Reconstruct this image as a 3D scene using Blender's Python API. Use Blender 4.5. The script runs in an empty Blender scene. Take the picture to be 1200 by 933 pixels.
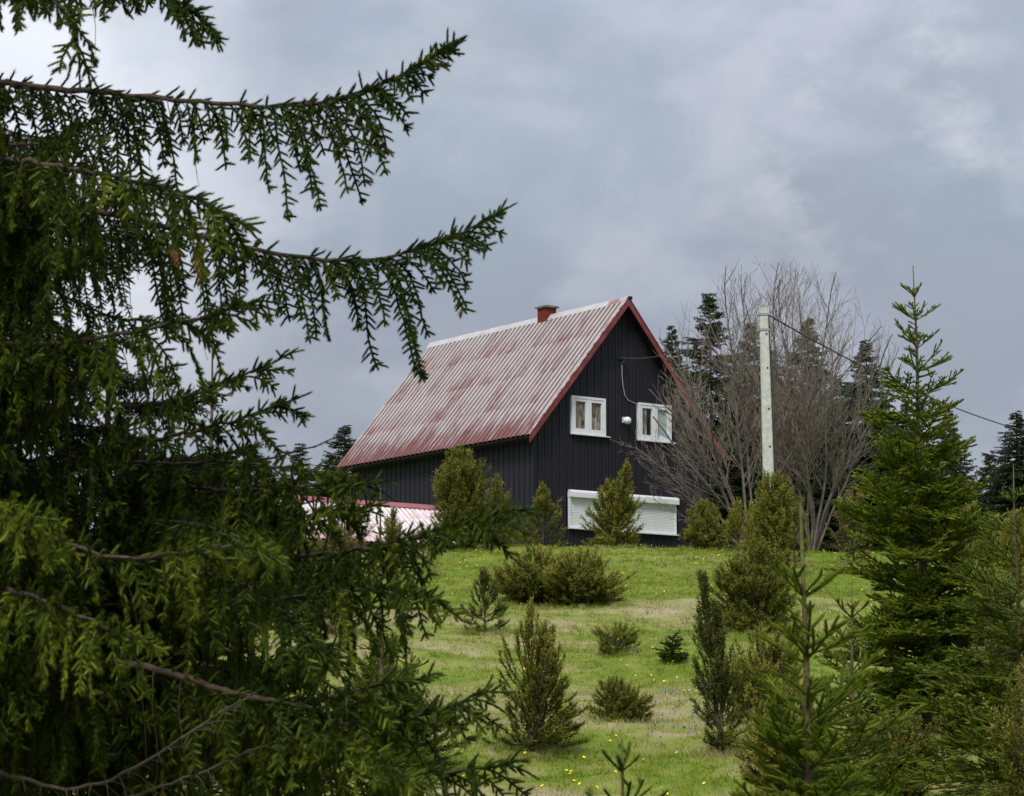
import bpy, math, random
import numpy as np
from mathutils import Vector
R_ = math.radians
sc = bpy.context.scene
col = sc.collection

# ------------------------------------------------------------------ camera
F_PX, PITCH, CAM_Z = 3076.4, R_(8.164), 1.6
cam_d = bpy.data.cameras.new('camera')
cam = bpy.data.objects.new('camera', cam_d)
col.objects.link(cam)
cam.location = (0, 0, CAM_Z)
cam.rotation_euler = (R_(90) + PITCH, 0, 0)
cam_d.sensor_width = 36
cam_d.lens = F_PX / 1200 * 36
cam_d.clip_end = 6000
cam_d.dof.use_dof = True
cam_d.dof.focus_distance = 62
cam_d.dof.aperture_fstop = 14
sc.camera = cam

# ------------------------------------------------------------------ sky, sun, exposure
SUN_AZ, SUN_EL = R_(200), R_(50)          # compass style: 0 = +Y, clockwise
w = bpy.data.worlds.new('World')
sc.world = w
w.use_nodes = True
nt = w.node_tree
for n in list(nt.nodes):
    nt.nodes.remove(n)
N = nt.nodes.new
LK = nt.links.new


def wmath(op, a, b=None, clamp=False):
    m = N('ShaderNodeMath'); m.operation = op; m.use_clamp = clamp
    for i, v in enumerate((a, b)):
        if v is None:
            continue
        if isinstance(v, (int, float)):
            m.inputs[i].default_value = v
        else:
            LK(v, m.inputs[i])
    return m.outputs[0]


def wmix(fac, a, b, mode='MIX'):
    m = N('ShaderNodeMix'); m.data_type = 'RGBA'; m.blend_type = mode; m.clamp_factor = True
    for s, v in ((m.inputs[0], fac), (m.inputs[6], a), (m.inputs[7], b)):
        if isinstance(v, (int, float)):
            s.default_value = v
        elif isinstance(v, tuple):
            s.default_value = (*v, 1)
        else:
            LK(v, s)
    return m.outputs[2]


def wrange(v, a, b, c=0.0, d=1.0):
    m = N('ShaderNodeMapRange'); m.interpolation_type = 'SMOOTHSTEP'
    LK(v, m.inputs[0])
    for i, x in enumerate((a, b, c, d)):
        m.inputs[i + 1].default_value = x
    return m.outputs[0]


def wnoise(vec, scale, detail=4, rough=0.55, dist=0.0):
    n = N('ShaderNodeTexNoise'); n.inputs['Scale'].default_value = scale
    n.inputs['Detail'].default_value = detail; n.inputs['Roughness'].default_value = rough
    n.inputs['Distortion'].default_value = dist
    LK(vec, n.inputs['Vector'])
    return n.outputs['Fac']


sky = N('ShaderNodeTexSky'); sky.sky_type = 'NISHITA'; sky.sun_disc = False
sky.sun_elevation = SUN_EL; sky.sun_rotation = SUN_AZ
sky.air_density = 1.2; sky.dust_density = 2.0
tc = N('ShaderNodeTexCoord')
mp = N('ShaderNodeMapping'); mp.inputs['Scale'].default_value = (1, 1, 1.5)
mp.inputs['Rotation'].default_value = (0, R_(-22), 0)
LK(tc.outputs['Generated'], mp.inputs['Vector'])
dirv = mp.outputs[0]
sep = N('ShaderNodeSeparateXYZ'); LK(tc.outputs['Generated'], sep.inputs[0])
big = wnoise(dirv, 5.5, 3, 0.5)
mid = wnoise(dirv, 13.0, 6, 0.55, 0.25)
puff = wnoise(dirv, 22.0, 6, 0.6)
base = wmix(wrange(big, 0.36, 0.64), (0.312, 0.345, 0.420), (0.315, 0.375, 0.450))
base = wmix(wrange(mid, 0.42, 0.72), base, (0.43, 0.455, 0.53))
base = wmix(wmath('MULTIPLY', wrange(wnoise(dirv, 8.0, 5, 0.6), 0.52, 0.7), 0.4), base, (0.265, 0.290, 0.355))
# one bank of brighter cloud to the left, broken cloud to the right of the hill


def lobe(az, el, wid, amp):
    d = Vector((math.sin(R_(az)) * math.cos(R_(el)), math.cos(R_(az)) * math.cos(R_(el)), math.sin(R_(el))))
    v = N('ShaderNodeVectorMath'); v.operation = 'DOT_PRODUCT'
    LK(tc.outputs['Generated'], v.inputs[0]); v.inputs[1].default_value = d
    return wrange(v.outputs['Value'], math.cos(R_(wid)), 1.0, 0.0, amp)


bank = wmath('MULTIPLY', lobe(-13, 12, 9, 1.0), wrange(mid, 0.2, 0.7, 0.5, 1.0))
base = wmix(bank, base, (0.78, 0.80, 0.86))
broken = wmath('MULTIPLY', lobe(8.2, 13.6, 4.2, 1.0), wrange(puff, 0.46, 0.72, 0.0, 0.6))
base = wmix(broken, base, (0.62, 0.63, 0.68))
# overcast: brighter towards the zenith
zen = wrange(sep.outputs['Z'], 0.10, 0.95, 0.585, 1.95)
vs = N('ShaderNodeVectorMath'); vs.operation = 'SCALE'
LK(base, vs.inputs[0]); LK(zen, vs.inputs['Scale'])
nis = N('ShaderNodeVectorMath'); nis.operation = 'SCALE'
LK(sky.outputs[0], nis.inputs[0]); nis.inputs['Scale'].default_value = 1.0
bg1 = N('ShaderNodeBackground'); LK(nis.outputs[0], bg1.inputs[0]); bg1.inputs[1].default_value = 0.05
bg2 = N('ShaderNodeBackground'); LK(vs.outputs[0], bg2.inputs[0]); bg2.inputs[1].default_value = 1.0
mx = N('ShaderNodeMixShader'); mx.inputs[0].default_value = 0.94
LK(bg1.outputs[0], mx.inputs[1]); LK(bg2.outputs[0], mx.inputs[2])
wo = N('ShaderNodeOutputWorld'); LK(mx.outputs[0], wo.inputs[0])

sun_d = bpy.data.lights.new('sun', 'SUN')
sun_d.energy = 1.5; sun_d.angle = R_(14); sun_d.color = (1.0, 0.95, 0.87)
sun = bpy.data.objects.new('sun', sun_d); col.objects.link(sun)
sd = Vector((math.sin(SUN_AZ) * math.cos(SUN_EL), math.cos(SUN_AZ) * math.cos(SUN_EL), math.sin(SUN_EL)))
sun.rotation_euler = sd.to_track_quat('Z', 'Y').to_euler()
sun.location = sd * 50

sc.view_settings.view_transform = 'Standard'
sc.view_settings.look = 'None'
sc.view_settings.gamma = 1
sc.view_settings.exposure = 0.88
sc.cycles.max_bounces = 6
sc.cycles.transparent_max_bounces = 8

# ------------------------------------------------------------------ numpy helpers
rng = np.random.default_rng(7)


def nrm(v):
    v = np.asarray(v, float)
    return v / np.maximum(np.linalg.norm(v, axis=-1, keepdims=True), 1e-9)


class VNoise:
    """smooth value noise on a lattice (numpy)"""
    def __init__(s, seed):
        s.g = np.random.default_rng(seed).random((256, 256))

    def __call__(s, x, y, sc_=1.0):
        x = np.asarray(x, float) / sc_; y = np.asarray(y, float) / sc_
        i = np.floor(x).astype(int); j = np.floor(y).astype(int)
        fx = x - i; fy = y - j
        fx = fx * fx * (3 - 2 * fx); fy = fy * fy * (3 - 2 * fy)
        g = s.g
        a = g[i % 256, j % 256]; b = g[(i + 1) % 256, j % 256]
        c = g[i % 256, (j + 1) % 256]; d = g[(i + 1) % 256, (j + 1) % 256]
        return (a * (1 - fx) + b * fx) * (1 - fy) + (c * (1 - fx) + d * fx) * fy


VN = VNoise(3)
VN2 = VNoise(11)


def height(x, y):
    x = np.asarray(x, float); y = np.asarray(y, float)
    t = y - 0.02 * x
    s = 0.155
    soft = lambda u, k: k * np.logaddexp(0, u / k)
    h = s * soft(t - 24.6, 1.5) - s * soft(t - 78.5, 1.0)
    h = h - 0.03 * soft(t - 96, 4.0) * np.exp(-np.maximum(t - 96, 0) / 400)
    damp = np.clip((t - 20) / 10, 0, 1) * np.clip((82 - t) / 6, 0.12, 1)
    h = h + damp * (0.34 * (VN(x, y, 5.0) - .5) + 0.16 * (VN2(x, y, 1.7) - .5) + 0.10 * (VN(x + 40, y, 0.8) - .5))
    return h


def dryness(x, y):
    v = 0.30 * VN2(x + 13, y + 5, 4.2) + 0.26 * VN(x, y + 60, 1.1) + 0.24 * VN2(x, y, 0.38) + 0.20 * VN(x + 9, y, 0.15)
    t = np.clip((v - 0.355) / 0.32, 0, 1)
    up = np.clip((np.asarray(y) - 57) / 6, 0, 1)        # the upper meadow is the greener one
    return t * (1 - 0.6 * up)


def ray(px, py):
    u = (px - 600) / F_PX; v = (466.5 - py) / F_PX
    c, s = math.cos(PITCH), math.sin(PITCH)
    return np.array([u, c - v * s, s + v * c])


def at(px, py, d):
    """point seen at pixel (photo pixels) whose forward distance is d"""
    r = ray(px, py)
    return r / r[1] * d + np.array([0, 0, CAM_Z])


def hit(px, py):
    """where the sight line through a pixel meets the ground"""
    r = ray(px, py); r = r / r[1]
    for d in np.arange(22, 130, 0.1):
        p = r * d
        if p[2] + CAM_Z <= height(p[0], d):
            return np.array([p[0], d, float(height(p[0], d))])
    return np.array([r[0] * 79, 79, float(height(r[0] * 79, 79))])


def foot(px, d):
    x = (px - 600) / F_PX * d / math.cos(PITCH) * 1.0
    return np.array([x, d, float(height(x, d))])


def ztop(px, py, d):
    return at(px, py, d)[2]


# ------------------------------------------------------------------ mesh builder
class MB:
    def __init__(s):
        s.v = []; s.f = []; s.nv = 0

    def add(s, v, f, mat=0, tint=0.5):
        v = np.asarray(v, np.float32).reshape(-1, 3); f = np.asarray(f, np.int32)
        t = np.broadcast_to(np.asarray(tint, np.float32), (len(f),))
        s.f.append((f + s.nv, mat, t)); s.v.append(v); s.nv += len(v)

    def tris(s, T, mat=0, tint=0.5):
        T = np.asarray(T, np.float32).reshape(-1, 3, 3)
        if len(T):
            s.add(T.reshape(-1, 3), np.arange(len(T) * 3).reshape(-1, 3), mat, tint)

    def segs(s, p0, p1, r0, r1, sides=4, mat=0, tint=0.5):
        p0 = np.asarray(p0, float); p1 = np.asarray(p1, float)
        if not len(p0):
            return
        d = nrm(p1 - p0)
        ref = np.where(np.abs(d[:, 2:3]) > 0.9, [[1.0, 0, 0]], [[0, 0, 1.0]])
        a = nrm(np.cross(d, ref)); b = np.cross(d, a)
        k = np.arange(sides) * 2 * np.pi / sides
        ring = np.cos(k)[None, :, None] * a[:, None] + np.sin(k)[None, :, None] * b[:, None]
        r0 = np.broadcast_to(r0, (len(p0),)); r1 = np.broadcast_to(r1, (len(p0),))
        A = p0[:, None] + ring * r0[:, None, None]; B = p1[:, None] + ring * r1[:, None, None]
        V = np.concatenate([A, B], 1).reshape(-1, 3)
        i = np.arange(sides); j = (i + 1) % sides
        q = np.stack([i, j, j + sides, i + sides], 1)
        f = (q[None] + (np.arange(len(p0)) * 2 * sides)[:, None, None]).reshape(-1, 4)
        s.add(V, f, mat, tint)

    def tube(s, pts, rad, sides=6, mat=0, tint=0.5, cap=True):
        pts = np.asarray(pts, float); n = len(pts)
        rad = np.broadcast_to(np.asarray(rad, float), (n,))
        d = nrm(np.gradient(pts, axis=0))
        ref = np.array([0, 0, 1.0]) if abs(d[0, 2]) < 0.9 else np.array([1.0, 0, 0])
        a = nrm(np.cross(d, ref)); b = np.cross(d, a)
        k = np.arange(sides) * 2 * np.pi / sides
        V = pts[:, None] + rad[:, None, None] * (np.cos(k)[None, :, None] * a[:, None] + np.sin(k)[None, :, None] * b[:, None])
        f = []
        for i in range(n - 1):
            for q in range(sides):
                r = (q + 1) % sides
                f.append((i * sides + q, i * sides + r, (i + 1) * sides + r, (i + 1) * sides + q))
        s.add(V.reshape(-1, 3), f, mat, tint)
        if cap:
            for i in (0, n - 1):
                c = pts[i]
                T = [[V[i, q], V[i, (q + 1) % sides], c] for q in range(sides)]
                s.tris(T, mat, tint)

    def box(s, lo, hi, mat=0, tint=0.5):
        x0, y0, z0 = lo; x1, y1, z1 = hi
        V = [(x0, y0, z0), (x1, y0, z0), (x1, y1, z0), (x0, y1, z0), (x0, y0, z1), (x1, y0, z1), (x1, y1, z1), (x0, y1, z1)]
        s.add(V, [(0, 3, 2, 1), (4, 5, 6, 7), (0, 1, 5, 4), (1, 2, 6, 5), (2, 3, 7, 6), (3, 0, 4, 7)], mat, tint)

    def mesh(s, name, mats, smooth=False):
        me = bpy.data.meshes.new(name)
        if s.nv:
            V = np.concatenate(s.v)
            me.vertices.add(len(V)); me.vertices.foreach_set('co', V.ravel())
            L = np.concatenate([f.ravel() for f, m, t in s.f])
            sizes = np.concatenate([np.full(len(f), f.shape[1]) for f, m, t in s.f])
            st = np.concatenate([[0], np.cumsum(sizes)[:-1]])
            me.loops.add(len(L)); me.loops.foreach_set('vertex_index', L.astype(np.int32))
            me.polygons.add(len(sizes)); me.polygons.foreach_set('loop_start', st.astype(np.int32))
            me.polygons.foreach_set('material_index', np.concatenate([np.full(len(f), m) for f, m, t in s.f]).astype(np.int32))
            me.polygons.foreach_set('use_smooth', np.full(len(sizes), smooth))
            me.update(calc_edges=True)
            a = me.attributes.new('tint', 'FLOAT', 'FACE')
            a.data.foreach_set('value', np.concatenate([t for f, m, t in s.f]).astype(np.float32))
        for m in (mats if isinstance(mats, (list, tuple)) else [mats]):
            me.materials.append(m)
        return me

    def build(s, name, mats, parent=None, loc=(0, 0, 0), rot=None, smooth=False):
        o = bpy.data.objects.new(name, s.mesh(name, mats, smooth))
        o.location = loc
        if rot is not None:
            o.rotation_euler = rot
        if parent is not None:
            o.parent = parent
        col.objects.link(o)
        return o


def tag(o, label=None, cat=None, group=None, kind=None):
    if label: o['label'] = label
    if cat: o['category'] = cat
    if group: o['group'] = group
    if kind: o['kind'] = kind
    return o


def empty(name, loc, label, cat, group=None, rz=0.0):
    o = bpy.data.objects.new(name, None)
    o.empty_display_size = 0.2
    o.location = loc; o.rotation_euler = (0, 0, rz)
    col.objects.link(o)
    return tag(o, label, cat, group)


def inst(name, me, parent, loc=(0, 0, 0), rot=(0, 0, 0)):
    o = bpy.data.objects.new(name, me); o.parent = parent; o.location = loc; o.rotation_euler = rot
    col.objects.link(o)
    return o


# ------------------------------------------------------------------ materials
def new_mat(name):
    m = bpy.data.materials.new(name); m.use_nodes = True
    b = m.node_tree.nodes['Principled BSDF']
    return m, m.node_tree, b


def plain(name, c, rough=0.6, spec=0.4, var=0.25, scale=3.0, bump=0.0, bscale=40.0, metal=0.0, stretch=(1, 1, 1)):
    """solid colour with noise in value, for small manufactured things"""
    m, t, b = new_mat(name)
    co = t.nodes.new('ShaderNodeTexCoord')
    mapn = t.nodes.new('ShaderNodeMapping'); mapn.inputs['Scale'].default_value = stretch
    t.links.new(co.outputs['Object'], mapn.inputs['Vector'])
    n = t.nodes.new('ShaderNodeTexNoise'); n.inputs['Scale'].default_value = scale; n.inputs['Detail'].default_value = 6
    t.links.new(mapn.outputs[0], n.inputs['Vector'])
    r = t.nodes.new('ShaderNodeValToRGB')
    r.color_ramp.elements[0].position = 0.3; r.color_ramp.elements[1].position = 0.72
    r.color_ramp.elements[0].color = (*[x * (1 - var) for x in c], 1)
    r.color_ramp.elements[1].color = (*[min(1, x * (1 + var)) for x in c], 1)
    t.links.new(n.outputs['Fac'], r.inputs[0]); t.links.new(r.outputs[0], b.inputs['Base Color'])
    b.inputs['Roughness'].default_value = rough; b.inputs['Specular IOR Level'].default_value = spec
    b.inputs['Metallic'].default_value = metal
    if bump:
        n2 = t.nodes.new('ShaderNodeTexNoise'); n2.inputs['Scale'].default_value = bscale; n2.inputs['Detail'].default_value = 5
        t.links.new(mapn.outputs[0], n2.inputs['Vector'])
        bp = t.nodes.new('ShaderNodeBump'); bp.inputs['Strength'].default_value = bump; bp.inputs['Distance'].default_value = 0.02
        t.links.new(n2.outputs['Fac'], bp.inputs['Height']); t.links.new(bp.outputs[0], b.inputs['Normal'])
    return m


def leafy(name, stops, transl=0.25, rough=0.6, spec=0.10):
    """needle / blade material, coloured by the face attribute 'tint'"""
    m, t, b = new_mat(name)
    a = t.nodes.new('ShaderNodeAttribute'); a.attribute_name = 'tint'
    r = t.nodes.new('ShaderNodeValToRGB')
    els = r.color_ramp.elements
    while len(els) < len(stops):
        els.new(0.5)
    for e, (p, c) in zip(els, stops):
        e.position = p; e.color = (*c, 1)
    t.links.new(a.outputs['Fac'], r.inputs[0]); t.links.new(r.outputs[0], b.inputs['Base Color'])
    b.inputs['Roughness'].default_value = rough; b.inputs['Specular IOR Level'].default_value = spec
    tr = t.nodes.new('ShaderNodeBsdfTranslucent'); t.links.new(r.outputs[0], tr.inputs[0])
    mxs = t.nodes.new('ShaderNodeMixShader'); mxs.inputs[0].default_value = transl
    t.links.new(b.outputs[0], mxs.inputs[1]); t.links.new(tr.outputs[0], mxs.inputs[2])
    t.links.new(mxs.outputs[0], t.nodes['Material Output'].inputs[0])
    return m


M = {}
M['spruce'] = leafy('spruce_needles', [(0, (0.011, 0.022, 0.005)), (0.4, (0.024, 0.043, 0.006)), (0.7, (0.056, 0.084, 0.009)), (1, (0.18, 0.21, 0.02))])  # lower stops darkened as backlit shade, top stop kept bright for painted lit tips
M['spruce_mid'] = leafy('mid_spruce_needles', [(0, (0.026, 0.046, 0.005)), (0.45, (0.070, 0.108, 0.008)), (0.75, (0.14, 0.18, 0.013)), (1, (0.22, 0.25, 0.03))])
M['spruce_far'] = leafy('far_spruce_needles', [(0, (0.022, 0.038, 0.018)), (0.5, (0.042, 0.060, 0.024)), (1, (0.095, 0.095, 0.038))])
M['spruce_yellow'] = leafy('young_spruce_needles', [(0, (0.028, 0.055, 0.006)), (0.5, (0.075, 0.118, 0.010)), (1, (0.23, 0.24, 0.035))])
M['juniper'] = leafy('juniper_needles', [(0, (0.030, 0.040, 0.007)), (0.5, (0.125, 0.138, 0.016)), (1, (0.34, 0.30, 0.065))])
M['juniper_dark'] = leafy('dark_juniper_needles', [(0, (0.020, 0.034, 0.006)), (0.5, (0.062, 0.082, 0.012)), (1, (0.20, 0.185, 0.05))])
M['juniper_brown'] = leafy('browned_juniper_needles', [(0, (0.028, 0.036, 0.008)), (0.5, (0.088, 0.102, 0.018)), (0.8, (0.19, 0.165, 0.05)), (1, (0.30, 0.22, 0.10))])
M['grass'] = leafy('meadow_grass', [(0, (0.150, 0.215, 0.014)), (0.35, (0.262, 0.295, 0.036)), (0.6, (0.36, 0.34, 0.11)), (1, (0.48, 0.42, 0.25))], 0.45, 0.7, 0.1)
M['bark'] = plain('spruce_bark', (0.075, 0.052, 0.042), 0.9, 0.2, 0.5, 18, 0.6, 60)
M['young_bark'] = plain('young_spruce_bark', (0.115, 0.085, 0.048), 0.9, 0.15, 0.4, 14, 0.5, 60)
M['twig'] = plain('spruce_twig', (0.075, 0.05, 0.032), 0.85, 0.2, 0.4, 12)
M['shoot_wood'] = plain('green_shoot_bark', (0.15, 0.14, 0.05), 0.8, 0.2, 0.3, 12)
M['deadwood'] = plain('grey_dead_wood', (0.075, 0.06, 0.05), 0.9, 0.2, 0.45, 10)
M['bare'] = plain('bare_tree_bark', (0.14, 0.115, 0.095), 0.9, 0.2, 0.4, 5)
M['bare_twig'] = plain('bare_tree_twigs', (0.205, 0.172, 0.142), 0.9, 0.2, 0.35, 3)
M['juniper_wood'] = plain('juniper_wood', (0.085, 0.068, 0.036), 0.9, 0.15, 0.4, 12)
M['cone'] = plain('spruce_cone', (0.17, 0.08, 0.035), 0.8, 0.25, 0.45, 60, 0.8, 90)
M['board'] = plain('black_stained_boards', (0.0145, 0.0125, 0.0190), 0.62, 0.3, 0.14, 2.2, 0.3, 30, stretch=(6, 6, 0.8))
M['board2'] = plain('black_stained_boards_worn', (0.0155, 0.0138, 0.0205), 0.62, 0.3, 0.2, 2.2, 0.3, 30, stretch=(6, 6, 0.8))
M['dark_void'] = plain('dark_interior', (0.02, 0.02, 0.02), 0.9, 0.1, 0.2)
M['soffit'] = plain('black_soffit', (0.010, 0.010, 0.012), 0.7, 0.3, 0.3)
M['white_pvc'] = plain('white_window_plastic', (0.72, 0.735, 0.74), 0.35, 0.5, 0.04, 4)
M['shutter'] = plain('white_shutter_slats', (0.73, 0.745, 0.74), 0.4, 0.5, 0.05, 4)
M['trim_red'] = plain('red_painted_trim', (0.20, 0.040, 0.038), 0.55, 0.4, 0.35, 4, 0.1)
M['chimney'] = plain('red_chimney', (0.15, 0.024, 0.015), 0.75, 0.3, 0.3, 8, 0.3)
M['chimney_cap'] = plain('grey_chimney_cap', (0.15, 0.15, 0.13), 0.8, 0.3, 0.35, 9, 0.3)
M['plinth'] = plain('grey_plinth', (0.2, 0.2, 0.2), 0.9, 0.2, 0.3, 3, 0.4)
M['concrete'] = plain('pole_concrete', (0.50, 0.50, 0.45), 0.85, 0.2, 0.2, 7, 0.3, 50)
M['steel'] = plain('galvanised_steel', (0.30, 0.33, 0.34), 0.45, 0.5, 0.2, 20, metal=0.5)
M['cable_black'] = plain('black_cable', (0.022, 0.032, 0.034), 0.6, 0.4, 0.2, 9)
M['cable_grey'] = plain('grey_cable', (0.40, 0.40, 0.42), 0.6, 0.4, 0.2, 9)
M['lamp_glass'] = plain('opal_lamp_glass', (0.8, 0.8, 0.78), 0.2, 0.5, 0.03)
M['yellow'] = plain('yellow_petals', (0.80, 0.66, 0.02), 0.6, 0.3, 0.2, 9)
M['blue'] = plain('blue_petals', (0.08, 0.10, 0.42), 0.6, 0.3, 0.2, 9)


def curtain_mat():
    m, t, b = new_mat('brown_patterned_curtain')
    co = t.nodes.new('ShaderNodeTexCoord')
    mapn = t.nodes.new('ShaderNodeMapping'); mapn.inputs['Scale'].default_value = (9, 1, 2.0)
    t.links.new(co.outputs['Object'], mapn.inputs['Vector'])
    n = t.nodes.new('ShaderNodeTexNoise'); n.inputs['Scale'].default_value = 1.1; n.inputs['Detail'].default_value = 5
    n.inputs['Distortion'].default_value = 1.2
    t.links.new(mapn.outputs[0], n.inputs['Vector'])
    r = t.nodes.new('ShaderNodeValToRGB')
    e = r.color_ramp.elements
    e[0].position = 0.36; e[0].color = (0.08, 0.06, 0.05, 1)
    e[1].position = 0.68; e[1].color = (0.8, 0.76, 0.72, 1)
    x = e.new(0.52); x.color = (0.45, 0.31, 0.22, 1)
    t.links.new(n.outputs['Fac'], r.inputs[0]); t.links.new(r.outputs[0], b.inputs['Base Color'])
    b.inputs['Roughness'].default_value = 0.9
    return m


def glass_mat():
    m, t, b = new_mat('window_glass')
    g = t.nodes.new('ShaderNodeBsdfGlossy'); g.inputs['Roughness'].default_value = 0.03
    g.inputs['Color'].default_value = (0.9, 0.93, 0.95, 1)
    tr = t.nodes.new('ShaderNodeBsdfTransparent'); tr.inputs['Color'].default_value = (0.85, 0.88, 0.87, 1)
    fr = t.nodes.new('ShaderNodeFresnel'); fr.inputs['IOR'].default_value = 1.7
    mxs = t.nodes.new('ShaderNodeMixShader')
    ge = t.nodes.new('ShaderNodeNewGeometry')
    fm = t.nodes.new('ShaderNodeMath'); fm.operation = 'SUBTRACT'; fm.use_clamp = True
    t.links.new(fr.outputs[0], fm.inputs[0]); t.links.new(ge.outputs['Backfacing'], fm.inputs[1])
    t.links.new(fm.outputs[0], mxs.inputs[0]); t.links.new(tr.outputs[0], mxs.inputs[1]); t.links.new(g.outputs[0], mxs.inputs[2])
    t.links.new(mxs.outputs[0], t.nodes['Material Output'].inputs[0])
    return m


def roof_mat(name, red, pale, wear, dark=(0.115, 0.032, 0.026)):
    """paint worn off the crests of the ribs; 'tint' is 0 in a valley and 1 on a crest"""
    m, t, b = new_mat(name)
    nd = t.nodes.new; lk = t.links.new
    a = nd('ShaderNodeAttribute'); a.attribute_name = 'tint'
    co = nd('ShaderNodeTexCoord'); oi = nd('ShaderNodeObjectInfo')
    off = nd('ShaderNodeVectorMath'); off.operation = 'ADD'
    sc1 = nd('ShaderNodeVectorMath'); sc1.operation = 'SCALE'; lk(oi.outputs['Random'], sc1.inputs[0]); sc1.inputs['Scale'].default_value = 37.0
    lk(co.outputs['Object'], off.inputs[0]); lk(sc1.outputs[0], off.inputs[1])

    def noise(scale, stretch, det=5, rough=0.6):
        mapn = nd('ShaderNodeMapping'); mapn.inputs['Scale'].default_value = stretch
        lk(off.outputs[0], mapn.inputs[0])
        n = nd('ShaderNodeTexNoise'); n.inputs['Scale'].default_value = scale; n.inputs['Detail'].default_value = det; n.inputs['Roughness'].default_value = rough
        lk(mapn.outputs[0], n.inputs[0]); return n.outputs['Fac']

    def rng_(v, lo, hi, o0=0.0, o1=1.0):
        r = nd('ShaderNodeMapRange'); lk(v, r.inputs[0])
        for i, x in enumerate((lo, hi, o0, o1)):
            r.inputs[i + 1].default_value = x
        return r.outputs[0]

    def mth(op, p, q):
        x = nd('ShaderNodeMath'); x.operation = op; x.use_clamp = True
        for i, v in enumerate((p, q)):
            if isinstance(v, float): x.inputs[i].default_value = v
            else: lk(v, x.inputs[i])
        return x.outputs[0]

    def mixc(f, p, q):
        x = nd('ShaderNodeMix'); x.data_type = 'RGBA'
        lk(f, x.inputs[0])
        for s, v in ((x.inputs[6], p), (x.inputs[7], q)):
            if isinstance(v, tuple): s.default_value = (*v, 1)
            else: lk(v, s)
        return x.outputs[2]
    # the paint hangs on in streaks that run down the slope, most at the eave (object y = 0)
    sx = nd('ShaderNodeSeparateXYZ'); lk(co.outputs['Object'], sx.inputs[0])
    eave = rng_(sx.outputs['Y'], 0.0, 1.5, 0.20, 0.0)
    pan = rng_(oi.outputs['Random'], 0.0, 1.0, -0.05, 0.05)
    lapm = nd('ShaderNodeMath'); lapm.operation = 'FRACT'
    lapd = nd('ShaderNodeMath'); lapd.operation = 'DIVIDE'; lk(sx.outputs['Y'], lapd.inputs[0]); lapd.inputs[1].default_value = 1.5
    lk(lapd.outputs[0], lapm.inputs[0])
    lap = rng_(lapm.outputs[0], 0.0, 0.85, 0.06, -0.035)
    streak = mth('ADD', mth('ADD', mth('ADD', noise(1.0, (6.5, 0.85, 1), 7, 0.68), eave), pan), lap)
    st = rng_(streak, wear - 0.06, wear + 0.14)
    fine = noise(1.0, (9, 4, 1))
    redc = mixc(rng_(fine, 0.3, 0.7), red, tuple(x * 0.7 for x in red))
    palec = mixc(rng_(noise(1.0, (2.0, 1.6, 1)), 0.38, 0.66), pale, tuple(p * 0.75 + r * 0.22 for p, r in zip(pale, red)))
    crest = mixc(st, palec, redc)
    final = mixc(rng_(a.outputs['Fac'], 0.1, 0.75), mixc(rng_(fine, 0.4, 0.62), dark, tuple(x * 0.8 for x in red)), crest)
    lk(final, b.inputs['Base Color'])
    b.inputs['Roughness'].default_value = 0.5; b.inputs['Specular IOR Level'].default_value = 0.4
    return m


M['curtain'] = curtain_mat()
M['glass'] = glass_mat()
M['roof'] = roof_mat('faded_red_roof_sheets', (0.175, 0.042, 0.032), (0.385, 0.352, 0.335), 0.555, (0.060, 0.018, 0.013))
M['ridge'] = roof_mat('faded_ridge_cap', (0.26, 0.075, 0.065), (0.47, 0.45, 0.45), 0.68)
M['shed_roof'] = roof_mat('pink_faded_shed_roof', (0.52, 0.30, 0.285), (0.72, 0.69, 0.69), 0.60, (0.60, 0.47, 0.46))
M['shed_ridge'] = plain('shed_red_flashing', (0.27, 0.075, 0.075), 0.5, 0.4, 0.2, 3)


def ground_mat():
    m, t, b = new_mat('meadow_soil')
    nd = t.nodes.new; lk = t.links.new
    a = nd('ShaderNodeAttribute'); a.attribute_name = 'dry'
    co = nd('ShaderNodeTexCoord')
    n = nd('ShaderNodeTexNoise'); n.inputs['Scale'].default_value = 9.0; n.inputs['Detail'].default_value = 8; n.inputs['Roughness'].default_value = 0.7
    lk(co.outputs['Object'], n.inputs[0])
    ad = nd('ShaderNodeMath'); ad.operation = 'MULTIPLY_ADD'; lk(n.outputs['Fac'], ad.inputs[0]); ad.inputs[1].default_value = 0.9; ad.inputs[2].default_value = -0.45
    s = nd('ShaderNodeMath'); s.operation = 'ADD'; lk(a.outputs['Fac'], s.inputs[0]); lk(ad.outputs[0], s.inputs[1])
    r = nd('ShaderNodeValToRGB'); e = r.color_ramp.elements
    e[0].position = 0.0; e[0].color = (0.11, 0.165, 0.015, 1)
    e[1].position = 1.0; e[1].color = (0.32, 0.27, 0.155, 1)
    x = e.new(0.35); x.color = (0.175, 0.205, 0.035, 1)
    x = e.new(0.65); x.color = (0.24, 0.23, 0.08, 1)
    lk(s.outputs[0], r.inputs[0]); lk(r.outputs[0], b.inputs['Base Color'])
    b.inputs['Roughness'].default_value = 0.95; b.inputs['Specular IOR Level'].default_value = 0.1
    n2 = nd('ShaderNodeTexNoise'); n2.inputs['Scale'].default_value = 28.0; n2.inputs['Detail'].default_value = 5
    lk(co.outputs['Object'], n2.inputs[0])
    bp = nd('ShaderNodeBump'); bp.inputs['Strength'].default_value = 0.7; bp.inputs['Distance'].default_value = 0.06
    lk(n2.outputs['Fac'], bp.inputs['Height']); lk(bp.outputs[0], b.inputs['Normal'])
    return m


M['ground'] = ground_mat()

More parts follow.
